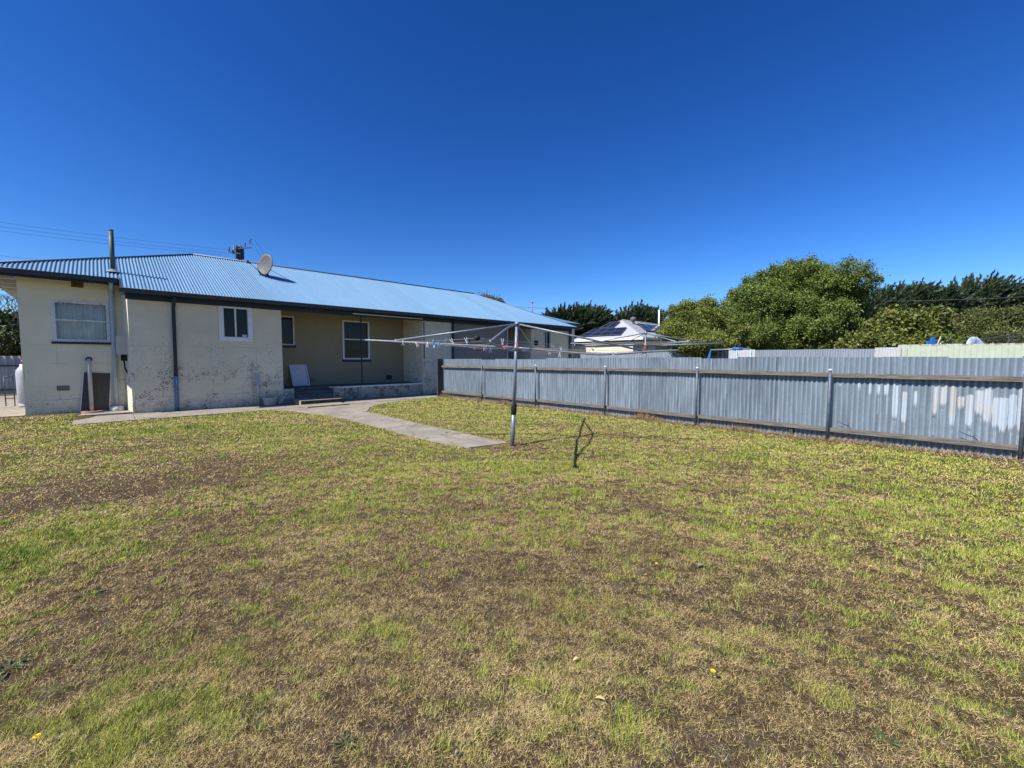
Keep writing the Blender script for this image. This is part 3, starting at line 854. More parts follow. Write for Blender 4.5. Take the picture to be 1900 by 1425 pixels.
mb = MB(); mb.lathe((3.63, 14.78, .034), [(.0, .0), (.15, 0), (.17, .02), (.205, .21), (.225, .22), (.225, .25), (.195, .25), (.185, .17)], 28); mb.build('pot', M['pvc'], pt)
mb = MB(); mb.lathe((3.63, 14.78, .034), [(.19, .235), (.10, .25), (0, .245)], 20); mb.build('soil', M['rust'], pt)

# satellite dish on the roof
ds = root('satellite_dish', (4.32, 17.3, rz(17.3)), 'grey oval satellite dish on a short pole on the roof', 'satellite dish')
base = Vector((4.34, 17.39, rz(17.39)))
mb = MB(); mb.tube([base, base + Vector((0, 0, .30)), base + Vector((-.05, -.04, .38))], .025, 8); mb.build('pole', M['dark'], ds)
dc = base + Vector((-.10, -.08, .40)); dn = Vector((-.80, -.42, .15)).normalized()
ux = dn.cross(Vector((0, 0, 1))).normalized(); uy = ux.cross(dn).normalized()
vs = [dc - dn * .06]; fs = []; nr, na = 6, 32
for i in range(1, nr + 1):
    q = i / nr
    for k in range(na):
        t_ = 2 * math.pi * k / na
        vs.append(dc + ux * (.35 * q * math.cos(t_)) + uy * (.40 * q * math.sin(t_)) + dn * (-.06 + .06 * q * q))
for k in range(na): fs.append((0, 1 + k, 1 + (k + 1) % na))
for i in range(nr - 1):
    for k in range(na):
        a_ = 1 + i * na + k; b_ = 1 + i * na + (k + 1) % na
        fs.append((a_, a_ + na, b_ + na, b_))
mb = MB(); mb.add(vs, fs, 0, True); rf = mb.build('reflector', M['dish'], ds)
sm = rf.modifiers.new('solid', 'SOLIDIFY'); sm.thickness = .012
mb = MB(); mb.tube([dc + ux * (.353 * math.cos(i * math.pi / 16)) + uy * (.403 * math.sin(i * math.pi / 16)) for i in range(33)], .009, 6); mb.build('rim', M['dark'], rf)
fp = dc + Vector((-.718, .696, 0)) * .50 + Vector((-.10, -.14, .04)); low = dc - uy * .40
mb = MB(); mb.tube([low + dn * .0, fp], .012, 6); mb.tube([low, base + Vector((0, 0, .2))], .008, 5); mb.build('feed_arm', M['dark'], ds)
mb = MB(); mb.tube([fp + dn * .05, fp - dn * .07], .035, 10); mb.obox(fp + dn * .06, (.03, 0, 0), (0, .03, 0), (0, 0, .05)); mb.build('receiver', M['dish'], ds)
mb = MB(); mb.tube([base + Vector((0, 0, .30)), (5.08, 16.93, rz(16.93) + .02)], .008, 5); mb.build('stay', M['dark'], ds)

# vent mast at the far end of the roof
mb = MB(); mb.tube([(17.9, 16.75, rz(16.7) - .35), (17.9, 16.75, rz(16.7) + .55)], .03, 8); mb.box(17.8, 18.3, 16.6, 16.9, rz(16.6) - .1, rz(16.6) - .04)
mb.lathe((17.9, 16.75, rz(16.7) + .53), [(.03, 0), (.07, .02), (.05, .09), (0, .11)], 10)
tag(mb.build('vent_pipe', simple('mauve_pipe', (.32, .16, .20), .6)), 'thin mauve vent pipe with a white cap at the far end of the roof', 'vent pipe')

# ------------------------------------------------------------------ gas bottle and left side yard
gb = root('gas_bottle', (-1.88, 19.4, .045), 'tall white gas cylinder standing behind the cream wall corner', 'gas cylinder')
mb = MB(); mb.lathe((-1.82, 19.35, .045), [(.0, 0), (.19, 0), (.19, .08), (.17, .09), (.21, .14), (.215, 1.0), (.20, 1.12), (.14, 1.21), (.06, 1.25), (0, 1.25)], 28)
mb.build('cylinder', galv_mat('streaked_white_enamel', (.40, .41, .44), 0, .5, .35, 0, 0), gb)
mb = MB(); mb.tube([(-1.82, 19.35, 1.25), (-1.82, 19.35, 1.36)], .03, 8); mb.tube([(-1.86, 19.35, 1.33), (-1.70, 19.35, 1.33), (-1.6, 19.4, 1.5)], .014, 6); mb.build('valve', M['steel'], gb)
mb = MB(); mb.lathe((-1.82, 19.35, 1.22), [(.12, 0), (.12, .12), (.115, .12)], 16); mb.build('collar', M['oldwhite'], gb)
rg = root('gas_regulator', (-1.7, 18.6, 1.4), 'small grey gas regulator box with a red valve on the side wall', 'regulator')
mb = MB(); mb.box(-1.78, -1.56, 18.55, 18.8, 1.42, 1.62); mb.build('box', M['pvc'], rg, .01)
mb = MB(); mb.tube([(-1.80, 18.66, 1.38), (-1.80, 18.66, 1.46)], .04, 10); mb.build('valve', M['red'], rg)
mb = MB()
for xv in (-2.33, -2.15): mb.tube([(xv, 20.0, .045), (xv, 20.0, .95)], .014, 6)
mb.tube([(-2.33, 20.0, .95), (-2.15, 20.0, .95)], .014, 6); mb.tube([(-2.33, 20.0, .28), (-2.15, 20.0, .28)], .012, 6)
tag(mb.build('steel_frame', M['dark']), 'narrow dark steel frame standing beside the gas cylinder', 'steel frame')

def corr(mb, p0, p1, z0, z1, nrm, amp=.012, pitch=.076, rows=1, seg=8, jag=0.):
    p0, p1 = Vector((*p0, 0)), Vector((*p1, 0)); d = p1 - p0; ln = d.length; d.normalize(); nrm = Vector((*nrm, 0)).normalized()
    k = max(2, int(ln / pitch * seg))
    vs = []
    for i in range(k + 1):
        s_ = ln * i / k; wv = amp * math.sin(2 * math.pi * s_ / pitch)
        p = p0 + d * s_ + nrm * wv
        for q in range(rows + 1): vs.append((p.x, p.y, z0 + (z1 - z0) * q / rows))
    m_ = rows + 1; fs = []
    for i in range(k):
        for q in range(rows): fs.append((i * m_ + q, (i + 1) * m_ + q, (i + 1) * m_ + q + 1, i * m_ + q + 1))
    mb.add(vs, fs, 0, True)
    if not hasattr(mb, 'val'): mb.val = []
    mb.val += [.5 - .5 * math.sin(2 * math.pi * (ln * i / k) / pitch) for i in range(k + 1) for q in range(rows + 1)]
def set_valley(o, mb):
    va_ = o.data.attributes.new('valley', 'FLOAT', 'POINT'); va_.data.foreach_set('value', mb.val)
    return o

lf = root('side_fence', (-4, 26, 0), 'pale corrugated fence with dark rails beyond the gas cylinder', 'fence')
mb = MB(); corr(mb, (-8, 26), (-1.4, 26), .1, 1.62, (0, -1), .03, .20); mb.build('sheet', M['galv_far'], lf)
mb = MB(); mb.box(-8, -1.4, 25.90, 25.95, 1.20, 1.25); mb.box(-8, -1.4, 25.90, 25.95, .24, .29); mb.build('rail', M['dark'], lf)
for xv in (-6.2, -3.8, -1.9): 
    mb = MB(); mb.box(xv - .03, xv + .03, 25.84, 25.89, 0, 1.6); mb.build('post', M['dark'], lf)

# ------------------------------------------------------------------ iron fence down the yard
FX = 9.5
fe = root('iron_fence', (FX, 5, 0), 'weathered corrugated iron fence with timber rails and white paint smears', 'fence')
def paint_sheet_mat():
    m, t, b = newmat('smeared_iron')
    src = M['galv'].node_tree
    v = coords(t); vs = coords(t, (9, 9, .7))
    c = (.225, .278, .33)
    st_ = noise(t, vs, 2.2, 5, .6); bl = noise(t, v, 14, 4, .6)
    col = mix(t, ramp(t, st_, .3, .7), tuple(x * .72 for x in c), tuple(x * 1.16 for x in c))
    col = mix(t, ramp(t, bl, .4, .75, 0, .5), col, tuple(x * .72 for x in c))
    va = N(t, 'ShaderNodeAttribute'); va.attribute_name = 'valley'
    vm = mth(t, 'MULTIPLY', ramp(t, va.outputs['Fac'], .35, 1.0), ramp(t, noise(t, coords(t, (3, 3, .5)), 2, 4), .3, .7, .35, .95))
    col = mix(t, mth(t, 'MULTIPLY', vm, .75), col, tuple(x * .34 for x in c))  # same painted shade in the valleys, under the smears
    a = N(t, 'ShaderNodeAttribute'); a.attribute_name = 'paint'
    br = noise(t, coords(t, (45, 45, 2.2)), 1, 6, .8)
    msk = mth(t, 'MULTIPLY', mth(t, 'ADD', mth(t, 'SUBTRACT', a.outputs['Fac'], .55), mth(t, 'MULTIPLY', mth(t, 'SUBTRACT', br, .5), 1.3)), 5)
    msk = mth(t, 'MINIMUM', mth(t, 'MAXIMUM', msk, 0), .9)
    tone = mix(t, ramp(t, noise(t, v, 1.1, 2), .45, .55), (.44, .50, .57), (.48, .46, .43))
    col = mix(t, msk, col, tone)
    t.links.new(col, b.inputs['Base Color']); b.inputs['Metallic'].default_value = .15; b.inputs['Roughness'].default_value = .55
    return m
M['smear'] = paint_sheet_mat()
# painted strokes: y centre, half width, top z, bottom z, strength
strokes = []
for (yy_, hw, zt, zb, s_) in ((1.25, .03, 1.12, .80, .8), (1.12, .02, 1.1, .9, .7), (.98, .03, 1.12, .78, .75), (.83, .025, 1.13, .72, .95), (.72, .03, 1.1, .74, .95), (.62, .04, 1.13, .74, 1), (.50, .045, 1.13, .35, 1), (.385, .04, .98, .28, 1),
                              (.26, .03, 1.0, .55, .9), (.17, .05, .8, .62, .75), (.03, .035, 1.13, .45, .95), (-.06, .045, 1.13, .60, 1), (-.165, .04, 1.1, .30, 1), (-.25, .045, .95, .55, .9), (-.345, .045, .98, .30, 1),
                              (-.44, .06, 1.05, .5, .9), (-.53, .06, 1.08, .38, .9), (-.62, .05, .95, .33, 1), (-.69, .05, .95, .27, 1), (-.77, .045, 1.0, .33, 1), (-.85, .04, 1.10, .30, 1), (-.93, .04, 1.10, .25, .95), (-.70, .16, 1.08, 1.0, .8),
                              (-1.06, .032, 1.12, .3, 1), (-1.14, .03, 1.12, .36, 1), (-1.22, .034, 1.12, .3, 1), (-1.30, .03, 1.1, .45, 1), (-1.38, .034, 1.12, .3, 1), (-1.5, .04, 1.1, .5, .9)):
    strokes.append((yy_, hw, zt, zb, s_))
def paint_at(yv, z):
    m_ = 0.
    for (c_, hw, zt, zb, s_) in strokes:
        if abs(yv - c_) > hw * 1.6: continue
        a_ = 1 - max(0, abs(yv - c_) / hw - .55) / .6
        tb = (z - zb) / .25; tt = (zt - z) / .04
        e = min(1, max(0, tb)) * min(1, max(0, tt))
        # drips run below the stroke
        if z < zb + .1 and abs(math.sin(yv * 190 + c_ * 50)) > .93 and z > zb - .18: e = max(e, .8)
        m_ = max(m_, max(0, min(1, a_)) * e * s_)
    return m_
SH = .762
yv = 13.62; i = 0
while yv > -3.3:
    y1 = yv - SH
    top = 1.535 + random.uniform(-.012, .012) - (.035 if yv > 9 else 0) - .02 * (i % 5 == 3)
    mb = MB()
    rows = 50 if (-1.7 < y1 and y1 < 1.5) else 1
    off = .002 * (i % 2)
    corr(mb, (FX + off, yv + .03), (FX + off, y1), -.03, top, (-1, 0), rows=rows, seg=8 if rows == 1 else 10)
    mt = M['smear'] if rows > 1 else M['galv']
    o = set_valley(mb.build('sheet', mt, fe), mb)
    if rows > 1:
        at_ = o.data.attributes.new('paint', 'FLOAT', 'POINT')
        at_.data.foreach_set('value', [paint_at(v_[1], v_[2]) for v_ in mb.v])
    yv = y1; i += 1
PY = [11.18, 8.62, 6.13, 3.75, 1.38, -.86, -3.25]
ends = [13.7] + PY
for a_, b_ in zip(ends[:-1], ends[1:]):
    for zc, hh, dpp in ((1.215, .036, .080), (.215, .036, .085)):
        mb = MB()
        s1, s2 = random.uniform(-.012, .012), random.uniform(-.012, .012)
        n_ = 10; prof = []
        for q in range(n_ + 1):
            t_ = q / n_; yy_ = a_ - .025 + (b_ + .03 - a_ + .02) * t_
            zz_ = zc + s1 * (1 - t_) + s2 * t_ + random.uniform(-.003, .003)
            prof += [(FX - .014 - dpp, yy_, zz_ - hh), (FX - .014 - dpp + random.uniform(-.004, .004), yy_, zz_ + hh), (FX - .014, yy_, zz_ + hh), (FX - .014, yy_, zz_ - hh)]
        fs = [(0, 3, 2, 1), (4 * n_, 4 * n_ + 1, 4 * n_ + 2, 4 * n_ + 3)]
        for q in range(n_):
            for k in range(4): fs.append((4 * q + k, 4 * q + (k + 1) % 4, 4 * q + 4 + (k + 1) % 4, 4 * q + 4 + k))
        mb.add(prof, fs); mb.build('rail', M['timber'], fe)
for k, yv in enumerate(PY):
    mb = MB(); xo = FX - .135
    mb.tube([(xo, yv, -.05), (xo + random.uniform(-.01, .01), yv, 1.30)], .024 if k else .018, 10)
    p_ = mb.build('post', M['post'], fe)
    if k: mb = MB(); mb.lathe((xo, yv, 1.295), [(.026, 0), (.027, .02), (.0, .025)], 10); mb.build('cap', M['white'], p_)
mb = MB(); mb.box(9.23, 9.45, 13.70, 13.76, -.02, 1.50); mb.box(9.451, 9.49, 13.705, 13.755, -.02, 1.49)
ep = mb.build('end_board', M['darktimber'], fe)
# short timber prop under one lower rail
mb = MB(); mb.box(FX - .07, FX - .02, 1.93, 1.99, -.02, .175); mb.build('prop', M['darktimber'], fe)

# ------------------------------------------------------------------ rotary clotheslines
def lerp(T, r):
    return float(np.interp(r, [a_[0] for a_ in T], [a_[1] for a_ in T]))
u2d = lambda a_: Vector((a_[0], a_[1], 0)).normalized()
hb = Vector((4.91, 5.05, 0))
cl = root('rotary_clothesline', (4.91, 5.05, 0), 'large rotary clothesline with pegs on its bent steel arms in the middle of the lawn', 'clothesline')
topm = Vector((4.965, 4.995, 2.11)); 
def mast(z): return hb + (topm - hb) * (z / 2.11)
mb = MB(); mb.tube([mast(-.05), mast(.62)], .035, 14); mb.tube([mast(.62), mast(2.09)], .028, 14); mb.build('mast', M['steel'], cl)
mb = MB(); mb.tube([mast(.55), mast(.58), mast(.72), mast(.75)], [.038, .047, .047, .038], 14); mb.build('grip_sleeve', M['black'], cl)
mb = MB(); mb.tube([mast(1.64), mast(1.72)], .040, 12); mb.build('hub', M['steel'], cl)
mb = MB(); mb.tube([mast(2.05), mast(2.12)], .038, 12); mb.build('mast_head', M['steel'], cl)
ARMS = dict(L=(u2d((-1.77, 1.9)), [(0, 1.69), (2.6, 1.825)], 2.6), N=(u2d((-.82, -.57)), [(0, 1.69), (.3, 1.63), (.95, 1.655), (2.4, 1.735)], 2.4),
            R=(u2d((1.6, -2.0)), [(0, 1.69), (1.0, 1.60), (1.4, 1.572), (1.77, 1.588), (2.1, 1.615), (2.64, 1.64)], 2.64), B=(u2d((.82, .57)), [(0, 1.69), (2.4, 1.755)], 2.4))
def armp(k, r):
    d, T, ln = ARMS[k]
    q = mast(1.69); return Vector((q.x, q.y, 0)) + d * r + Vector((0, 0, lerp(T, r)))
for k, (d, T, ln) in ARMS.items():
    mb = MB(); rs_ = np.linspace(0.02, ln, 28); mb.tube([armp(k, r) for r in rs_], .0175, 10)
    am_ = mb.build('arm', M['steel'], cl)
    if k == 'N': mb = MB(); mb.lathe(armp(k, ln) - Vector((0, 0, .03)), [(0, 0), (.03, .01), (.035, .03), (.03, .05), (0, .06)], 10); mb.build('end_cap', M['black'], am_)
    at_ = dict(L=2.07, N=1.79, R=2.08, B=1.9)[k]
    e = armp(k, at_) + Vector((0, 0, .02)); s_ = mast(2.09)
    mb = MB()
    pts = [s_, e] if k != 'N' else [s_, s_.lerp(e, .42) + Vector((0, 0, .035)), e]
    mb.tube(pts, .015, 8)
    mb.tube([e + Vector((0, 0, .02)), e - Vector((0, 0, .05))], .014, 8)
    mb.build('strut', M['steel'], cl)
order = ['L', 'N', 'R', 'B']
for fr_ in (.4, .55, .7, .85, 1.0):
    mb = MB()
    for i in range(4):
        a_, b_ = order[i], order[(i + 1) % 4]
        p, q = armp(a_, ARMS[a_][2] * fr_ - .01), armp(b_, ARMS[b_][2] * fr_ - .01)
        mb.tube([p.lerp(q, t_) - Vector((0, 0, .03 * 4 * t_ * (1 - t_))) for t_ in np.linspace(0, 1, 9)], .0022, 5)
    mb.build('line_wire', simple('plastic_coated_wire', (.25, .22, .19), .5), cl)

COLN = dict(w='white', b='blue', p='pink', l='lavender', t='tan', c='coral')
PEGS = [(3.04, 5.38, 1.752, 'w', .0), (3.77, 6.37, 1.778, 'w', 1), (3.33, 5.5, 1.738, 'w', -.5), (3.31, 5.16, 1.726, 'w', .1), (2.99, 4.52, 1.735, 'b', 0), (4.34, 6.53, 1.762, 'w', .2),
 (3.29, 4.84, 1.719, 'b', .1), (2.97, 4.22, 1.733, 'b', .05), (3.27, 4.49, 1.714, 'w', 2.6), (3.25, 4.17, 1.713, 'w', 2.9), (5.37, 6.63, 1.754, 'p', 0), (4.86, 5.72, 1.702, 'l', 0), (4.89, 5.71, 1.701, 'p', .1),
 (4.14, 4.73, 1.654, 'b', 0), (3.55, 3.83, 1.695, 'w', 3.14), (3.81, 4.04, 1.673, 'p', .8), (3.98, 4.0, 1.66, 'p', 3.0), (5.69, 5.53, 1.705, 'l', .3), (5.68, 5.42, 1.686, 'w', 1.2), (6.28, 5.86, 1.719, 't', .6),
 (5.96, 5.48, 1.683, 't', -.4), (6.25, 5.62, 1.696, 'p', .2), (5.94, 5.23, 1.655, 'c', 1.1), (5.93, 5.1, 1.641, 'w', .0), (4.36, 3.67, 1.653, 't', 2.3), (6.5, 5.29, 1.68, 'w', 2.9), (5.24, 4.29, 1.589, 'w', .1),
 (6.43, 4.56, 1.646, 'c', .3), (5.07, 3.53, 1.63, 't', 2.7), (6.12, 4.2, 1.607, 'p', -.5), (6.1, 3.98, 1.601, 'w', -.6), (5.87, 3.65, 1.594, 'w', 1.3)]
place_word = ['outermost on the left arm side', 'leaning beside the left strut joint', 'tilted between the left arm and the near arm', 'upright near the first blue one on the left', 'highest and leftmost of the blue ones', 'below the leftmost blue one',
 'lowest of the three blue ones on the left', 'right of the three high blue ones', 'standing slanted left of the near arm', 'standing like a letter V just before the near arm', 'small and alone far behind the near arm', 'pressed against a pink one left of the mast', 'pressed against the lavender one left of the mast',
 'just left of the mast beside the pink and lavender pair', 'standing tall just left of the mast', 'small, just left of the mast under the tall white one', 'standing upright touching the mast', 'first to the right of the mast', 'lying sideways right of the mast', 'small, further of two tan ones right of the mast',
 'small, nearer of two tan ones right of the mast', 'small, between tan and coral ones right of the mast', 'lying sideways, brightest on the right arm', 'hanging just right of the sideways coral one', 'slanting up over the right arm', 'standing above another white one on the right arm', 'hanging straight below the right arm',
 'hanging midway along the sagging right arm', 'dark and slanting beside the coral one on the sagging arm', 'leaning on the sagging lowest part of the right arm', 'slanted, second last along the right arm', 'last along the right arm, lying sideways']
def make_peg(k, c):
    r_ = root('clothes_peg', (0, 0, 0), 'x', 'clothes peg', 'clothes pegs on the rotary clothesline')
    mt = M['peg_' + c]
    for sg in (-1, 1):
        mb = MB()
        vs = []
        for z_, w_, o_ in ((.018, .005, .003), (.004, .0065, .004), (-.02, .0065, .006), (-.060, .005, .014)):
            vs += [(sg * o_ - .0028, -w_, z_), (sg * o_ + .0028, -w_, z_), (sg * o_ + .0028, w_, z_), (sg * o_ - .0028, w_, z_)]
        fs = [(0, 1, 2, 3), (12, 15, 14, 13)]
        for q in range(3):
            for j in range(4): fs.append((4 * q + j, 4 * q + 4 + j, 4 * q + 4 + (j + 1) % 4, 4 * q + (j + 1) % 4))
        mb.add(vs, fs); mb.build('prong', mt, r_)
    mb = MB(); mb.tube([(0, -.008, -.018), (0, .008, -.018)], .006, 8); mb.build('spring', M['steel'], r_)
    return r_
protos = {}
for (x_, y_, z_, c, ang), wd in zip(PEGS, place_word):
    if c not in protos:
        o = protos[c] = make_peg(None, c)
    else:
        src = protos[c]; o = src.copy(); COL.objects.link(o)
        for ch in src.children:
            cc_ = ch.copy(); COL.objects.link(cc_); cc_.parent = o
    o.location = (x_, y_, z_)
    o.rotation_euler = (ang * .98, 0, az - math.pi / 2 + random.uniform(-.5, .5)) if abs(ang) > 2 else (0, ang, az - math.pi / 2 + random.uniform(-.6, .6))
    if abs(ang) > 2: o.rotation_euler = (0, ang, az - math.pi / 2)
    o.scale = (1.15, 1.15, 1.0)
    o['label'] = '%s plastic clothes peg %s' % (COLN[c], wd)

# neighbour's clothesline beyond the fence
def at_cam(depth, xpx):
    lat = (xpx - 950) / 771 * depth
    return Vector((math.cos(az) * depth + math.sin(az) * lat, math.sin(az) * depth - math.cos(az) * lat, 0))
DEP = 14.0
h2 = at_cam(DEP, 1197)
c2 = root('rotary_clothesline', tuple(h2), 'smaller rotary clothesline standing behind the iron fence, in front of the yellow-green shrub', 'clothesline')
mb = MB(); mb.tube([h2, h2 + Vector((0, 0, 2.38))], .03, 12); mb.build('mast', M['steel'], c2)
mb = MB(); mb.tube([h2 + Vector((0, 0, 1.72)), h2 + Vector((0, 0, 1.93))], .07, 12); mb.build('winder', M['rust'], c2)
mb = MB(); mb.tube([h2 + Vector((0, 0, 2.33)), h2 + Vector((0, 0, 2.41))], .045, 12); mb.build('mast_head', M['steel'], c2)
mb = MB(); mb.tube([h2 + Vector((0, 0, 1.93)), h2 + Vector((0, 0, 2.0))], .045, 12); mb.build('hub', M['steel'], c2)
Rv = Vector((math.sin(az), -math.cos(az), 0)); Fv = Vector((math.cos(az), math.sin(az), 0))
E2 = [h2 - Rv * 2.48 + Fv * .3 + Vector((0, 0, 2.03)), h2 + Rv * .42 - Fv * 2.5 + Vector((0, 0, 1.99)), h2 + Rv * 2.52 - Fv * .2 + Vector((0, 0, 2.02)), h2 - Rv * .42 + Fv * 2.5 + Vector((0, 0, 2.03))]
hub2 = h2 + Vector((0, 0, 1.95)); top2 = h2 + Vector((0, 0, 2.37))
for e in E2:
    mb = MB(); mb.tube([hub2, hub2.lerp(e, .5) - Vector((0, 0, .015)), e], .021, 8); mb.build('arm', M['steel'], c2)
    mb = MB(); mb.tube([top2, hub2.lerp(e, .74) + Vector((0, 0, .02))], .015, 8); mb.build('strut', M['steel'], c2)
for fr_ in (.5, .75, .99):
    mb = MB()
    for i in range(4): mb.tube([hub2.lerp(E2[i], fr_), hub2.lerp(E2[(i + 1) % 4], fr_)], .0025, 4)
    mb.build('line_wire', M['pvc'], c2)

# ------------------------------------------------------------------ fences beyond
BX = 19.4
bf = root('back_fence', (BX, 6, 0), 'grey corrugated fence at the far side of the neighbouring yard', 'fence')
yv = 14.5; i = 0
while yv > 1.05:
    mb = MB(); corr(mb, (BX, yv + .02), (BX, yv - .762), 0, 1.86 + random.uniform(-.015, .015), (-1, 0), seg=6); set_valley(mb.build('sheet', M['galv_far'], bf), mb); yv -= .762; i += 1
gf = root('green_fence', (BX, -2, 0), 'pale green steel sheet fence with rust spots at the right', 'fence')
def greenrust():
    m, t, b = newmat('green_sheet_rusting')
    v = coords(t); sx = N(t, 'ShaderNodeSeparateXYZ'); t.links.new(v, sx.inputs[0])
    n1 = noise(t, v, 2.0, 5, .7); nb_ = noise(t, coords(t, (1, 2.2, .5)), 1.6, 4, .6)
    col = mix(t, ramp(t, noise(t, v, 5, 3), .3, .7), (.36, .41, .30), (.44, .48, .37))
    col = mix(t, ramp(t, nb_, .66, .70), col, (.60, .58, .56))
    col = mix(t, ramp(t, n1, .72, .75), col, (.25, .09, .04))
    e = mth(t, 'MULTIPLY', ramp(t, sx.outputs['Z'], 1.90, 1.97), ramp(t, noise(t, v, 7, 3), .52, .6))
    col = mix(t, e, col, (.22, .13, .08))
    t.links.new(col, b.inputs['Base Color']); b.inputs['Roughness'].default_value = .55
    return m
M['greenrust'] = greenrust()
yv = 1.03
while yv > -10:
    mb = MB(); corr(mb, (BX - .01, yv), (BX - .01, yv - 1.5), 0, 1.975 + random.uniform(-.008, .008), (-1, 0), .010, .125, seg=6); mb.build('sheet', M['greenrust'], gf); yv -= 1.5
mb = MB(); corr(mb, (BX - .03, 1.62), (BX - .03, 1.02), 0, 1.90, (-1, 0), seg=6)
mb.build('sheet', galv_mat('part_painted_sheet', (.50, .50, .50), .1, .5, .2, .9, 0), gf)
# cream shed wall beyond
sh = root('shed', (21.5, 15, 0), 'low cream boarded shed behind the grey fence, below the neighbouring roof', 'shed')
mb = MB()
for k in range(8): mb.box(20.9 - .004 * (k % 2), 23.5, 11.9, 17.6, .2 + k * .262, .2 + k * .262 + .258)
mb.build('wall', M['creamfence'], sh)
mb = MB(); mb.box(20.8, 23.6, 11.8, 17.7, 2.296, 2.33); mb.build('roof', M['nroof'], sh)
# white sheets of a small lean-to near the swing
mb = MB(); p = at_cam(17.2, 1388)
corr(mb, (p.x, p.y - .25), (p.x - .02, p.y + .75), 0, 1.88, (-1, 0), .01, .12)
tag(mb.build('white_panel', simple('white_sheet', (.42, .43, .45), .5)), 'white metal sheet panel between the swing set and the grey fence', 'panel')

# swing set
sw = root('swing_set', tuple(at_cam(15, 1354)), 'blue and grey swing set frame showing above the iron fence', 'swing set')
pA, pB = at_cam(15.4, 1318), at_cam(14.6, 1392)
dS = (pB - pA).normalized(); nS = Vector((-dS.y, dS.x, 0))
zt = Vector((0, 0, 1.83))
mb = MB(); mb.tube([pA + zt, pB + zt + Vector((0, 0, .03))], .03, 8); mb.build('top_bar', M['steel'], sw)
for p in (pA, pA.lerp(pB, .66), pB):
    for s_ in (-1, 1):
        mb = MB(); mb.tube([p + zt, p + nS * .75 * s_ - dS * .35 * (1 if p == pA else -.5)], .018, 8); mb.build('leg', M['bluepl'] if p == pA else M['paleblue'], sw)
mb = MB(); mb.tube([pA.lerp(pB, .55) + zt + Vector((0, 0, .03)), pA.lerp(pB, .80) + zt + Vector((0, 0, .03))], .05, 8); mb.build('joint_cover', M['bluepl'], sw)
for q in (.2, .32, .42):
    mb = MB(); p = pA.lerp(pB, q); mb.tube([p + zt, p + Vector((0, 0, .6))], .012, 5); mb.build('chain', M['dark'], sw)
mb = MB(); p = pA.lerp(pB, .26); mb.obox(p + Vector((0, 0, .6)), dS * .2, nS * .1, (0, 0, .015)); mb.build('seat', M['bluepl'], sw)

# trampoline with net
tc = at_cam(21.0, 1822)
tr = root('trampoline', tuple(tc), 'round trampoline with a sagging black safety net behind the green fence', 'trampoline')
def ring(c_, r_, z_, n_=36): return [c_ + Vector((r_ * math.cos(2 * math.pi * k / n_), r_ * math.sin(2 * math.pi * k / n_), z_)) for k in range(n_ + 1)]
mb = MB(); mb.tube(ring(tc, 1.75, .85), .03, 6); mb.build('frame', M['steel'], tr)
mb = MB(); mb.lathe(tc, [(0, .84), (1.7, .86)], 36); mb.build('mat', M['net'], tr)
npole = 6; tops = []
for k in range(npole):
    a_ = 2 * math.pi * k / npole + .4
    p = tc + Vector((1.78 * math.cos(a_), 1.78 * math.sin(a_), 0))
    hh = 2.62 if k % 2 else 2.40
    tops.append(p + Vector((0, 0, hh)))
    mb = MB(); mb.tube([p, p + Vector((0, 0, hh))], .022, 6); mb.build('pole', M['dark'], tr)
mb = MB()
for k in range(npole):
    a_, b_ = tops[k], tops[(k + 1) % npole]
    mb.tube([a_.lerp(b_, t_) + Vector((0, 0, .10 * math.sin(math.pi * t_) * (1 if k % 2 else -1))) for t_ in np.linspace(0, 1, 8)], .018, 5)
mb.build('net_rim', M['dark'], tr)
mb = MB()
for k in range(npole):
    a_, b_ = tops[k], tops[(k + 1) % npole]
    for j in range(26):
        q = (j + .5) / 26; p = a_.lerp(b_, q); mb.tube([p, Vector((p.x, p.y, .9))], .004, 3, cap=False)
    for j in range(14):
        zf = 1 - j / 14
        mb.tube([Vector((a_.x, a_.y, .9 + (a_.z - .9) * zf)), Vector((b_.x, b_.y, .9 + (b_.z - .9) * zf))], .004, 3, cap=False)
mb.build('net', M['net'], tr)
tpn = at_cam(19.3, 1806)
mb = MB()
pk = [tpn - Rv * .18 + Vector((0, 0, 2.52)), tpn + Rv * .12 + Vector((0, 0, 2.52))]
bl_, br_ = tpn - Rv * .75 + Vector((0, 0, 1.7)), tpn + Rv * 1.0 + Vector((0, 0, 1.75))
vs = []; 
for j in range(9):
    t_ = j / 8; l_ = pk[0].lerp(bl_, t_); r_ = pk[1].lerp(br_, t_ ** .8) - Vector((0, 0, .10 * math.sin(math.pi * t_)))
    for k in range(7): 
        q = k / 6; p = l_.lerp(r_, q) + Fv * (.05 * math.sin(q * 9 + j)); vs.append(p)
fs = [(j * 7 + k, j * 7 + k + 1, j * 7 + k + 8, j * 7 + k + 7) for j in range(8) for k in range(6)]
mb.add(vs, fs, 0, True); o = mb.build('tarp', M['tarp']); tag(o, 'grey-blue tarpaulin draped in a peak over the front of the trampoline', 'tarpaulin')
sm = o.modifiers.new('s', 'SOLIDIFY'); sm.thickness = .01
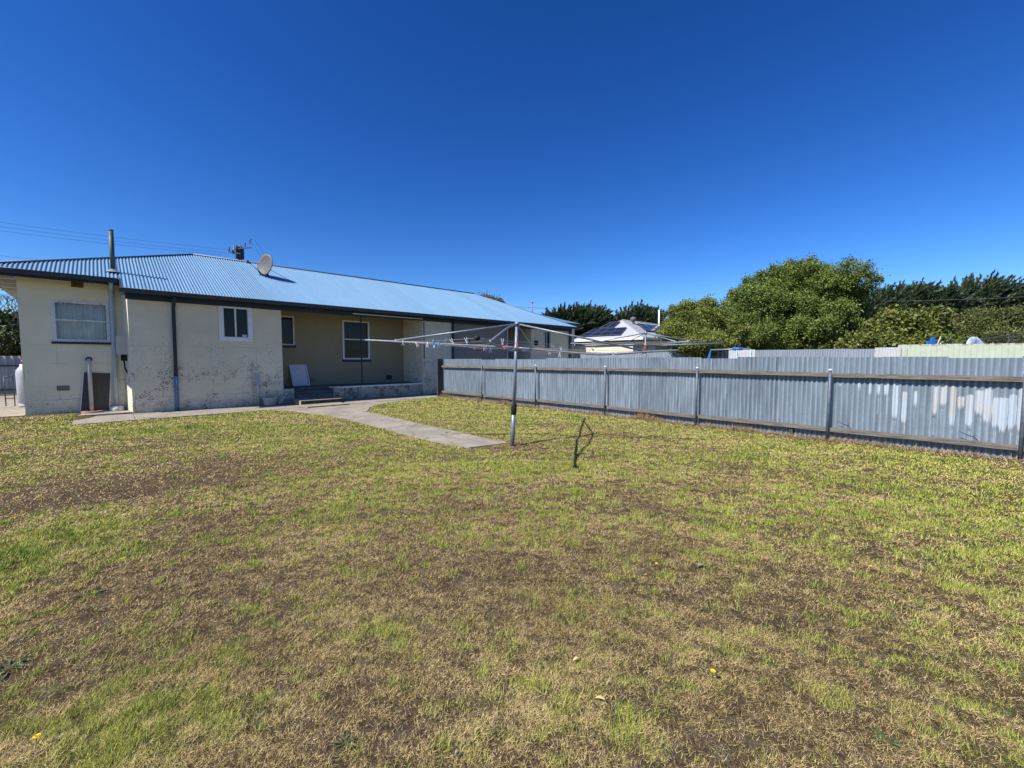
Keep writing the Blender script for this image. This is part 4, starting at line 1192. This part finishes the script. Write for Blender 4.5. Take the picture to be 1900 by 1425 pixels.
# blue play slide
ps = at_cam(17.6, 1727)
sl = root('play_slide', tuple(ps), 'bright blue plastic play slide poking above the green fence', 'slide')
def fin(c_, w_, z_, lean, name, mt):
    mb = MB(); n_ = 10; vs = []
    for j in range(n_ + 1):
        t_ = j / n_; ww = w_ * (1 - .75 * t_ ** 2)
        p = c_ + Rv * lean * t_ + Vector((0, 0, 1.3 + (z_ - 1.3) * t_))
        vs += [p - Rv * ww - Fv * .04, p + Rv * ww - Fv * .04, p + Rv * ww + Fv * .04, p - Rv * ww + Fv * .04]
    fs = [(4 * n_, 4 * n_ + 1, 4 * n_ + 2, 4 * n_ + 3), (0, 3, 2, 1)]
    for j in range(n_):
        for k in range(4): fs.append((4 * j + k, 4 * j + (k + 1) % 4, 4 * j + 4 + (k + 1) % 4, 4 * j + 4 + k))
    mb.add(vs, fs); return mb.build(name, mt, sl)
fin(ps - Rv * .0, .16, 2.42, .02, 'side_rail', M['bluepl']); fin(ps - Rv * .26, .09, 2.25, .10, 'side_rail', M['bluepl']); fin(ps + Rv * .12, .10, 2.20, .16, 'side_rail', M['bluepl'])
mb = MB(); mb.tube([ps + Rv * .18 + Vector((0, 0, 2.0)), ps + Rv * .36 + Vector((0, 0, 2.44))], .02, 6); mb.tube([ps + Rv * -.15 + Vector((0, 0, 0)), ps + Rv * -.15 + Vector((0, 0, 1.4))], .03, 6); mb.build('handrail', M['pvc'], sl)
mb = MB(); mb.obox(ps + Vector((0, 0, 1.1)), Rv * .28, Fv * .5, (0, 0, .05)); mb.build('deck', M['bluepl'], sl)
mb = MB(); q = at_cam(17.6, 1742); mb.tube([q, q + Vector((0, 0, 2.18))], .035, 8); tag(mb.build('marker_post', M['creamfence']), 'short cream post tip just right of the blue slide', 'post')

# ------------------------------------------------------------------ neighbouring house with solar panels
nh = root('house', (34, 18.4, 0), 'tan neighbouring house with a pale grey hip roof carrying solar panels', 'house')
a = Vector((28.2, 15.3, 3.1)); b_ = Vector((28.2, 21.6, 3.1)); c = Vector((30.6, 18.45, 4.7)); a2 = Vector((42, 15.3, 3.1)); b2 = Vector((42, 21.6, 3.1)); c2_ = Vector((40, 18.45, 4.7))
mb = MB(); mb.add([a, b_, c, a2, b2, c2_], [(1, 0, 2), (0, 3, 5, 2), (4, 1, 2, 5), (3, 4, 5)]); mb.build('roof', M['nroof'], nh)
mb = MB(); mb.tube([a, c], .05, 6); mb.tube([b_, c], .05, 6); mb.tube([c, c2_], .06, 6); mb.build('ridge_cap', M['nroof'], nh)
mb = MB(); mb.box(28.7, 41.6, 15.8, 21.1, 0, 3.05); mb.build('wall', M['nwall'], nh)
mb = MB(); mb.box(28.10, 28.19, 15.2, 21.7, 2.93, 3.10); mb.box(28.2, 42, 15.2, 15.29, 2.93, 3.10); mb.build('gutter', M['white'], nh)
mb = MB(); mb.box(32.0, 33.2, 15.77, 15.79, 1.0, 2.2); wn = mb.build('window', M['glass'], nh)
mb = MB(); mb.box(31.9, 33.3, 15.72, 15.765, 2.2, 2.28); mb.build('sill', M['white'], wn)
def array(quad, nu, nv_, n_):
    quad = [Vector(q) for q in quad]; nn = (quad[1] - quad[0]).cross(quad[3] - quad[0]).normalized()
    if nn.z < 0: nn = -nn
    quad = [q + nn * .10 for q in quad]
    o_ = None
    mb = MB(); mb.add([q for q in quad] + [q - nn * .05 for q in quad], [(0, 1, 2, 3), (4, 7, 6, 5), (0, 4, 5, 1), (1, 5, 6, 2), (2, 6, 7, 3), (3, 7, 4, 0)])
    pnl = mb.build('solar_panel', M['solar'], nh)
    mb = MB()
    for i in range(nu + 1):
        t_ = i / nu; mb.tube([quad[0].lerp(quad[1], t_) + nn * .01, quad[3].lerp(quad[2], t_) + nn * .01], .015, 4)
    for i in range(nv_ + 1):
        t_ = i / nv_; mb.tube([quad[0].lerp(quad[3], t_) + nn * .01, quad[1].lerp(quad[2], t_) + nn * .01], .015, 4)
    mb.build('frame', M['solarframe'], pnl)
    return pnl
def onpl(y_, tt):  # point on the near hip plane: y and height fraction
    x0 = 28.2; return Vector((x0 + 2.4 * tt, y_, 3.1 + 1.6 * tt))
array([onpl(21.2, .12), onpl(17.3, .12), onpl(17.3, .50), onpl(20.4, .50)], 4, 2, 0)
array([onpl(19.9, .55), onpl(18.6, .55), onpl(18.4, .86), onpl(19.3, .86)], 2, 1, 0)
def onpr(x_, tt): return Vector((x_, 15.3 + 3.15 * tt, 3.1 + 1.6 * tt))
array([onpr(30.8, .36), onpr(34.4, .36), onpr(35.4, .80), onpr(31.9, .80)], 3, 2, 0)
mb = MB(); mb.lathe((31.4, 17.9, 4.42), [(.12, 0), (.12, .22), (.22, .26), (.26, .40), (.20, .52), (0, .58)], 16); mb.build('roof_ventilator', M['dish'], nh)
mb = MB(); p = at_cam(38, 1221); mb.tube([p, p + Vector((0, 0, 5.9))], .07, 8); tag(mb.build('flagpole', M['white']), 'thin white pole rising behind the neighbouring roof', 'pole')

# ------------------------------------------------------------------ power pole and wires
pp = Vector((8.0, 40, 0))
po = root('power_pole', tuple(pp), 'power pole top with insulators rising behind the blue-grey roof ridge', 'power pole')
mb = MB(); mb.tube([pp, pp + Vector((0, 0, 10.6))], [.17, .13], 10); mb.box(7.72, 8.28, 39.85, 40.15, 9.6, 10.55); mb.build('pole', M['dark'], po)
mb = MB(); mb.box(7.15, 8.0, 39.78, 39.86, 9.95, 10.04); mb.obox(pp + Vector((.35, -.2, 10.5)), (.5, 0, .13), (0, .05, 0), (-.02, 0, .04)); mb.box(7.55, 7.62, 39.78, 39.86, 9.9, 10.6); mb.build('crossarm', M['pvc'], po)
ins = [(7.25, 10.35), (7.5, 10.2), (7.75, 10.6), (8.05, 10.65), (8.35, 10.9), (8.7, 11.25)]
for xv, zv in ins:
    mb = MB(); mb.lathe((xv, 39.8, zv - .3), [(.02, 0), (.07, .05), (.04, .10), (.075, .17), (.04, .23), (.07, .30), (.02, .36)], 8); mb.build('insulator', M['dish'], po)
W = [(.0, 413, 8.3, 10.9), (0, 421, 7.3, 10.4), (0, 429, 6.8, 10.15), (0, 475, 6.9, 8.6)]
def wire(p, q, sag, r_=.007):
    p, q = Vector(p), Vector(q)
    return MB().tube([p.lerp(q, t_) - Vector((0, 0, sag * 4 * t_ * (1 - t_))) for t_ in np.linspace(0, 1, 25)], r_, 4)
for k, (z0_, x1_, z1_) in enumerate(((10.27, 7.6, 10.2), (10.07, 7.2, 9.9), (9.73, 6.8, 9.7), (7.8, 1.0, 7.8))):
    tag(wire((-20, 40, z0_), (x1_, 39.8, z1_), .5 if k < 3 else .1).build('power_line', M['dark']), ['highest of the thin power lines crossing the sky at the left', 'middle of the three parallel power lines in the sky at the left', 'third power line down, just above the roof at the left', 'lowest power line, close over the left roof corner'][k], 'power line', 'power lines in the sky at the left')
tag(wire((8.7, 39.8, 11.3), (9.75, 39, 9.3), -.55, .009).build('service_wire', M['dark']), 'outer curved service wire dropping from the pole top to the roof', 'wire', 'service wires from the pole')
tag(wire((8.7, 39.8, 10.95), (9.4, 39, 9.3), -.4, .009).build('service_wire', M['dark']), 'inner curved service wire dropping from the pole top to the roof', 'wire', 'service wires from the pole')
q0, q1 = at_cam(45, 960), at_cam(45, 1250)
tag(wire(q0 + Vector((0, 0, 7.1)), q1 + Vector((0, 0, 6.6)), .15, .02).build('power_line', M['dish']), 'pale wire crossing in front of the dark trees behind the roofs', 'power line')
q0, q1 = at_cam(40, 1640), at_cam(40, 1960)
tag(wire(q0 + Vector((0, 0, 7.0)), q1 + Vector((0, 0, 7.6)), .1, .02).build('power_line', M['dish']), 'pale wire crossing in front of the dark cypress at the right', 'power line')

# ------------------------------------------------------------------ trees
def unit(v_): return v_ / np.linalg.norm(v_, axis=1, keepdims=True)
def crown(lobes, nclump, nleaf, lsize, csize, pal, parent, name='crown', style='leaf', seed=0, shell=.35, zmin=.3, sub=0):
    """lobes: (x, y, z, rx, ry, rz) in world space; leaves in clumps spread through the outer crown"""
    rg_ = np.random.default_rng(seed)
    lob = np.array(lobes, float); vol = lob[:, 3] * lob[:, 4] * lob[:, 5]
    if sub:
        ns = sub; ii = rg_.choice(len(lob), ns, p=vol ** .75 / (vol ** .75).sum())
        dd = unit(rg_.normal(size=(ns, 3))); fr2 = rg_.uniform(.16, .34, ns)
        mr = np.minimum(lob[ii, 3], lob[ii, 5])[:, None]
        cen = lob[ii, :3] + dd * lob[ii, 3:6] * rg_.uniform(.62, .98, (ns, 1))
        rs2 = mr * fr2[:, None] * np.array([[1.25, 1.25, .85]])
        lob = np.concatenate([np.concatenate([cen, rs2], 1), lob * np.array([[1, 1, 1, .72, .72, .72]])]); vol = lob[:, 3] * lob[:, 4] * lob[:, 5]
        shell = .5
    idx = rg_.choice(len(lob), nclump, p=vol ** .7 / (vol ** .7).sum())
    d = unit(rg_.normal(size=(nclump, 3)))
    rad = 1 - shell * rg_.random(nclump) ** 1.6
    cc_ = lob[idx, :3] + d * rad[:, None] * lob[idx, 3:6]
    k = cc_[:, 2] > zmin
    cc_, d = cc_[k], d[k]
    m_ = len(cc_)
    L_ = np.repeat(np.arange(m_), nleaf)
    cs_ = csize * rg_.uniform(.6, 1.35, m_)
    tone = rg_.uniform(.72, 1.22, m_)
    mixv = rg_.random(m_)
    n_ = len(L_)
    if style == 'leaf':
        off_ = rg_.normal(size=(n_, 3)) * .5
        pos = cc_[L_] + off_ * cs_[L_][:, None]
        a_ = unit(rg_.normal(size=(n_, 3)) + d[L_] * .6); b2_ = unit(np.cross(a_, unit(rg_.normal(size=(n_, 3)))))
        s_ = lsize * rg_.uniform(.6, 1.4, n_)[:, None]
        v0 = pos - a_ * s_ * .5 ; v1 = pos + b2_ * s_ * .32; v2_ = pos + a_ * s_ * .6; v3 = pos - b2_ * s_ * .32
    else:  # cypress sprays: fans of long narrow fingers sweeping out and up
        dirc = unit(d * .9 + np.array([.45, -.42, .6]) + rg_.normal(size=d.shape) * .22)
        along = rg_.random(n_)
        dr = unit(dirc[L_] + rg_.normal(size=(n_, 3)) * .22)
        pos = cc_[L_] + dirc[L_] * (along * cs_[L_] * 1.3)[:, None] + rg_.normal(size=(n_, 3)) * (.10 * cs_[L_] * (1.1 - along))[:, None]
        b2_ = unit(np.cross(dr, unit(rg_.normal(size=(n_, 3)))))
        s_ = lsize * rg_.uniform(.5, 1.3, n_)[:, None]
        v0 = pos; v1 = pos + dr * s_ * .4 + b2_ * s_ * .17; v2_ = pos + dr * s_; v3 = pos + dr * s_ * .4 - b2_ * s_ * .17
    VV = np.stack([v0, v1, v2_, v3], 1).reshape(-1, 3)
    FF = np.arange(4 * n_).reshape(n_, 4)
    pal = np.array(pal)
    pi_ = (mixv[L_] * .75 + rg_.random(n_) * .25) * (len(pal) - 1)
    lo_ = np.floor(pi_).astype(int).clip(0, len(pal) - 2); fr__ = (pi_ - lo_)[:, None]
    col_ = (pal[lo_] * (1 - fr__) + pal[lo_ + 1] * fr__) * (tone[L_] * rg_.uniform(.8, 1.2, n_))[:, None]
    return mesh_np(name, VV, FF, M['leaf'], np.repeat(col_, 4, 0), parent, world_loc(parent))
def trunk(parent, base_, tips, r0_, name='trunk'):
    mb = MB(); base_ = Vector(base_)
    fork = base_ + Vector((0, 0, (max(t_[2] for t_ in tips)) * .3))
    mb.tube([base_ - Vector((0, 0, .1)), base_.lerp(fork, .5) + Vector((.05, 0, 0)), fork], [r0_, r0_ * .8, r0_ * .7], 9)
    for t_ in tips:
        t_ = Vector(t_); md = fork.lerp(t_, .5) + Vector((random.uniform(-.2, .2), random.uniform(-.2, .2), .15))
        mb.tube([fork, md, t_], [r0_ * .55, r0_ * .32, r0_ * .08], 7)
        for _ in range(3):
            e_ = md.lerp(t_, random.random()) ; mb.tube([e_, e_ + Vector((random.uniform(-1, 1), random.uniform(-1, 1), random.uniform(.2, 1))) * r0_ * 4], [r0_ * .15, r0_ * .04], 5)
    mb.build(name, M['bark'], parent)
def px_tree(name, label, cat, dep, lobes_px, ncl, nl, ls, cs, pal, style='leaf', seed=0, group=None, depth_r=None, shell=.35, zmin=.3, r0_=.3, sub=0):
    """lobes_px: (x px, y px, half width px, half height px, depth offset); becomes real lobes at the given distance"""
    cx = sum(l[0] for l in lobes_px) / len(lobes_px)
    b0 = at_cam(dep, cx)
    t_ = root(name, tuple(b0), label, cat, group)
    lobes = []
    for l in lobes_px:
        l = tuple(l)
        if style == 'spray': l = (l[0], l[1] + 16, l[2], l[3] * .85) + l[4:]
        dd = dep + (l[4] if len(l) > 4 else 0); p = at_cam(dd, l[0]); zc = CAMZ + (666 - l[1]) / 771 * dd
        rw = l[2] / 771 * dd; rh = l[3] / 771 * dd
        rd = (rw if depth_r is None else depth_r)
        lobes.append((p.x, p.y, zc, (rw + rd) / 2, (rw + rd) / 2, rh))
    crown(lobes, ncl, nl, ls, cs, pal, t_, style=style, seed=seed, shell=shell, zmin=zmin, sub=sub)
    trunk(t_, b0, [(l[0], l[1], l[2] + l[5] * .3) for l in lobes], r0_)
    return t_
GREEN = [(.060, .10, .018), (.105, .155, .026), (.155, .205, .035), (.21, .235, .05)]
YGREEN = [(.085, .120, .020), (.135, .175, .030), (.19, .215, .04), (.25, .25, .06)]
DARK = [(.018, .034, .016), (.030, .052, .022), (.042, .066, .026), (.065, .075, .035)]
px_tree('broadleaf_tree', 'tallest rounded green tree behind the fences, right of centre', 'tree', 30,
        [(1470, 572, 112, 76, 0), (1465, 535, 78, 42, 0), (1388, 565, 44, 40, -1), (1560, 575, 44, 42, 0), (1470, 625, 122, 42, -1.5), (1385, 612, 50, 44, -2), (1575, 618, 42, 40, -1), (1480, 512, 46, 24, 0), (1515, 498, 18, 12, 0), (1425, 512, 30, 18, 0)],
        6000, 62, .105, .30, GREEN, seed=1, r0_=.35, sub=170)
px_tree('shrub', 'yellow-green bushy shrub overhanging the grey fence, left of the tallest tree', 'shrub', 19.5,
        [(1285, 600, 52, 42, 0), (1262, 585, 28, 26, 0), (1320, 590, 34, 34, .5), (1250, 620, 30, 30, -.5), (1300, 635, 62, 30, -.8), (1345, 625, 38, 36, 0), (1275, 570, 18, 14, 0)],
        2600, 52, .065, .17, YGREEN, seed=2, r0_=.14, zmin=.5, sub=50)
px_tree('broadleaf_tree', 'loose leafy tree with large yellowish leaves right of the tallest tree', 'tree', 24,
        [(1650, 618, 50, 38, 0), (1695, 612, 46, 38, -.5), (1670, 592, 26, 18, 0), (1630, 645, 52, 26, -1), (1700, 645, 60, 30, -1), (1590, 648, 36, 26, -.5)],
        1500, 44, .17, .36, [(.045, .075, .015), (.09, .12, .02), (.17, .19, .035), (.30, .27, .07)], seed=3, r0_=.22, sub=30)
px_tree('hedge_bush', 'dense olive green bush along the right edge behind the trampoline', 'bush', 25,
        [(1790, 616, 62, 42, 0), (1850, 611, 60, 42, 0), (1740, 624, 40, 36, -1), (1910, 616, 60, 44, 0), (1810, 640, 100, 30, -1), (1900, 640, 70, 30, -1)],
        2600, 50, .11, .32, [(.05, .072, .018), (.085, .105, .026), (.115, .13, .035), (.17, .16, .055)], seed=4, r0_=.2, sub=40)
for i, (lp, lb, sd2) in enumerate((
    ([(1060, 592, 48, 26, 0), (1085, 590, 40, 26, 0), (1045, 600, 34, 20, 0), (1018, 595, 20, 14, 0), (1100, 605, 34, 20, 0)], 'dark spiky cypress behind the far end of the blue-grey roof', 5),
    ([(1180, 585, 34, 20, 0), (1165, 595, 22, 16, 0), (1200, 590, 24, 18, 0), (1190, 605, 36, 16, 0)], 'smaller dark spiky cypress behind the neighbouring solar roof', 6),
    ([(1690, 555, 60, 32, 0), (1650, 556, 46, 28, 0), (1722, 560, 46, 32, 0), (1618, 566, 34, 22, 0), (1640, 580, 50, 30, 0)], 'dark spiky cypress behind the loose leafy tree', 7),
    ([(1805, 546, 50, 40, 0), (1845, 556, 48, 34, 0), (1882, 582, 36, 26, 0), (1925, 608, 50, 36, 0), (1775, 588, 50, 28, 0)], 'widest and highest dark cypress, at the right edge behind the olive bush', 8))):
    px_tree('cypress_tree', lb, 'tree', 46, lp, 1900 if len(lp) > 4 else 900, 56, .32, .85, DARK, style='spray', seed=sd2, group='cypress trees beyond the houses', shell=.5, r0_=.4)
for i, (x_, y_, s_) in enumerate(((899, 551, 6), (912, 555, 8), (927, 560, 6))):
    px_tree('treetop', ['leftmost', 'middle', 'rightmost'][i] + ' of three small olive treetops peeping over the long roof', 'tree', 40, [(x_, y_ + 3, s_, 6, 0), (x_ + 2, y_ + 26, s_ * 1.6, 24, 0)], 90, 40, .14, .3, [(.10, .10, .03), (.18, .16, .05)], seed=20 + i, group='small treetops over the long roof', r0_=.12)
lt = px_tree('cypress_tree', 'dark tree with bare upper twigs at the left edge beyond the side fence', 'tree', 34, [(5, 625, 34, 26, 0), (30, 640, 30, 26, -1), (-20, 610, 40, 30, 0), (20, 600, 20, 14, 0)], 420, 60, .26, .7, [(.03, .045, .016), (.06, .08, .025), (.12, .14, .04)], seed=12, r0_=.2)
mb = MB()
bq = at_cam(33, 22)
def twig(p, d_, ln, r_, lv):
    e_ = p + d_ * ln; mb.tube([p, p.lerp(e_, .5) + Vector((random.uniform(-.05, .05), 0, .03)), e_], [r_, r_ * .8, r_ * .55], 5)
    if lv:
        for _ in range(3):
            twig(e_, (d_ + Vector((random.uniform(-.8, .8), random.uniform(-.8, .8), random.uniform(-.2, .6)))).normalized(), ln * .72, r_ * .6, lv - 1)
for s_ in range(4): twig(bq + Rv * (s_ - 2) * .6 + Vector((0, 0, 3.6)), Vector((random.uniform(-.3, .3), 0, 1)).normalized(), 1.1, .05, 4)
mb.build('branches', M['bark'], lt)

# ------------------------------------------------------------------ small things in the lawn
def flower(px_, py_, lb):
    d_ = fwd * f + Vector((math.sin(az), -math.cos(az), 0)) * (px_ - 950) - Vector((math.cos(az) * math.sin(th), math.sin(az) * math.sin(th), math.cos(th))) * (py_ - 712.5)
    t_ = -CAMZ / d_.z; p = Vector((d_.x * t_, d_.y * t_, 0))
    z_ = float(gz(np.array([p.x]), np.array([p.y]))[0]); p.z = z_
    r_ = root('dandelion', tuple(p), lb, 'flower', 'yellow dandelions in the lawn'); fs_ = .62
    mb = MB(); mb.tube([p, p + Vector((.006, 0, .055))], .0015, 5); mb.build('stem', M['weed'], r_)
    mb = MB(); c_ = p + Vector((.006, 0, .056))
    for ly, (rad, k_) in enumerate(((.018, 16), (.012, 12), (.006, 8))):
        for j in range(k_):
            t__ = 2 * math.pi * (j + .5 * ly) / k_; dd = Vector((math.cos(t__), math.sin(t__), .15 + .5 * ly)).normalized(); ss = Vector((-dd.y, dd.x, 0)) * .0028
            mb.add([c_ - ss * .5, c_ + ss * .5, c_ + dd * rad * fs_ + ss, c_ + dd * rad * fs_ - ss], [(0, 1, 2, 3)])
    mb.build('petals', M['yellow'], r_)
for a_ in ((25, 973, 'yellow dandelion in the green patch at the far left'), (227, 1053, 'yellow dandelion at the edge of the left dirt patch'), (66, 1399, 'yellow dandelion at the bottom left corner of the lawn'),
           (1217, 1064, 'small yellow dandelion right of the middle of the lawn'), (1614, 1067, 'yellow dandelion in the brown patch toward the right'), (1321, 1277, 'yellow dandelion in the foreground right of centre')):
    flower(*a_)

def ground_pt(px_, py_):
    d_ = fwd * f + Rv * (px_ - 950) - Vector((math.cos(az) * math.sin(th), math.sin(az) * math.sin(th), math.cos(th))) * (py_ - 712.5)
    t_ = -CAMZ / d_.z; p = Vector((d_.x * t_, d_.y * t_, 0)); p.z = float(gz(np.array([p.x]), np.array([p.y]))[0])
    return p
WEEDS = [(843, 798, .09, 'dark flat weed growing on the right edge of the concrete path'), (1247, 1290, .06, 'grey-green weed rosette left of the foreground dandelion'), (1075, 1105, .06, 'dark weed in the brown middle of the lawn'),
         (790, 1235, .05, 'small dark weed in the foreground left of centre'), (160, 1105, .10, 'dark weed clump on the bare dirt at the left'), (18, 1245, .12, 'large dark weed at the left frame edge'), (640, 1390, .06, 'dark weed near the bottom edge left of centre'),
         (1640, 1385, .07, 'broad dark weed near the bottom edge at the right'), (1480, 1010, .07, 'dark weed in the dry patch right of centre'), (560, 1000, .06, 'dark weed in the lawn below the house steps'), (1010, 1240, .05, 'low dark weed beside the curled tan leaf')]
for wx, wy, wr, lb in WEEDS:
    p = ground_pt(wx, wy); mb = MB()
    for k in range(11):
        a_ = 2 * math.pi * k / 11 + random.uniform(-.25, .25); L_ = wr * random.uniform(.5, .95); d_ = Vector((math.cos(a_), math.sin(a_), 0)); s_ = Vector((-d_.y, d_.x, 0)) * L_ * .11
        up_ = random.uniform(.1, .5)
        mb.add([p, p + d_ * L_ * .35 + s_ * .6 + Vector((0, 0, L_ * up_ * .5)), p + d_ * L_ * .7 + s_ + Vector((0, 0, L_ * up_ * .7)), p + d_ * L_ + Vector((0, 0, L_ * up_ * .45)), p + d_ * L_ * .7 - s_ + Vector((0, 0, L_ * up_ * .7)), p + d_ * L_ * .35 - s_ * .6 + Vector((0, 0, L_ * up_ * .5))], [(0, 1, 2, 3, 4, 5)])
    o = mb.build('lawn_weed', M['weed']); tag(o, lb, 'weed', 'broadleaf weeds in the lawn')
M['deadleaf'] = simple('dead_leaf', (.55, .42, .20), .8, 0, .2, 60)
M['bleached'] = simple('bleached_leaf', (.22, .195, .15), .8, 0, .2, 60)
for lx, ly, ll, ang, mt, lb in ((1069, 1241, .045, .3, 'deadleaf', 'curled tan leaf lying in the middle foreground'), (1113, 1313, .055, -.5, 'deadleaf', 'long pale yellow leaf lying near the bottom centre'), (1301, 1061, .075, .1, 'bleached', 'bleached grey leaf strip lying right of the middle'),
                                (1044, 778, .06, .2, 'bleached', 'pale leaf scrap in the grass behind the clothesline mast'), (848, 1415, .03, .9, 'bleached', 'small white leaf scrap at the bottom edge')):
    p = ground_pt(lx, ly) + Vector((0, 0, .018)); d_ = (Rv * math.cos(ang) + Fv * math.sin(ang)); s_ = Vector((-d_.y, d_.x, 0)); mb = MB(); vs = []
    for j in range(9):
        t_ = j / 8; w_ = math.sin(math.pi * min(1, t_ * .94 + .03)) * ll * .16
        c_ = p + d_ * (t_ - .5) * ll * .85 + s_ * math.sin(t_ * 3) * ll * .08 + Vector((0, 0, .012 * math.sin(t_ * 2.6)))
        vs += [c_ - s_ * w_ + Vector((0, 0, .004)), c_, c_ + s_ * w_ + Vector((0, 0, .004))]
    mb.add(vs, [(3 * j + q, 3 * j + q + 1, 3 * j + q + 4, 3 * j + q + 3) for j in range(8) for q in (0, 1)], 0, True)
    o = mb.build('dead_leaf', M[mt]); sm = o.modifiers.new('s', 'SOLIDIFY'); sm.thickness = .0012
    tag(o, lb, 'leaf', 'dead leaves on the lawn')
for ty_, tz_, lb in ((-.45, .262, 'black twig caught on the lower rail below the thick white paint'), (1.05, .262, 'black twig caught on the lower rail right of the tall fence post')):
    mb = MB(); x0_ = 9.41
    mb.tube([(x0_, ty_, tz_), (x0_, ty_ + .05, tz_ + .05), (x0_ - .01, ty_ + .12, tz_ + .075), (x0_, ty_ + .2, tz_ + .12)], [.006, .006, .005, .003], 5)
    mb.tube([(x0_, ty_ + .05, tz_ + .05), (x0_ - .02, ty_ + .03, tz_ + .10)], [.004, .002], 5)
    tag(mb.build('twig', M['black']), lb, 'twig')
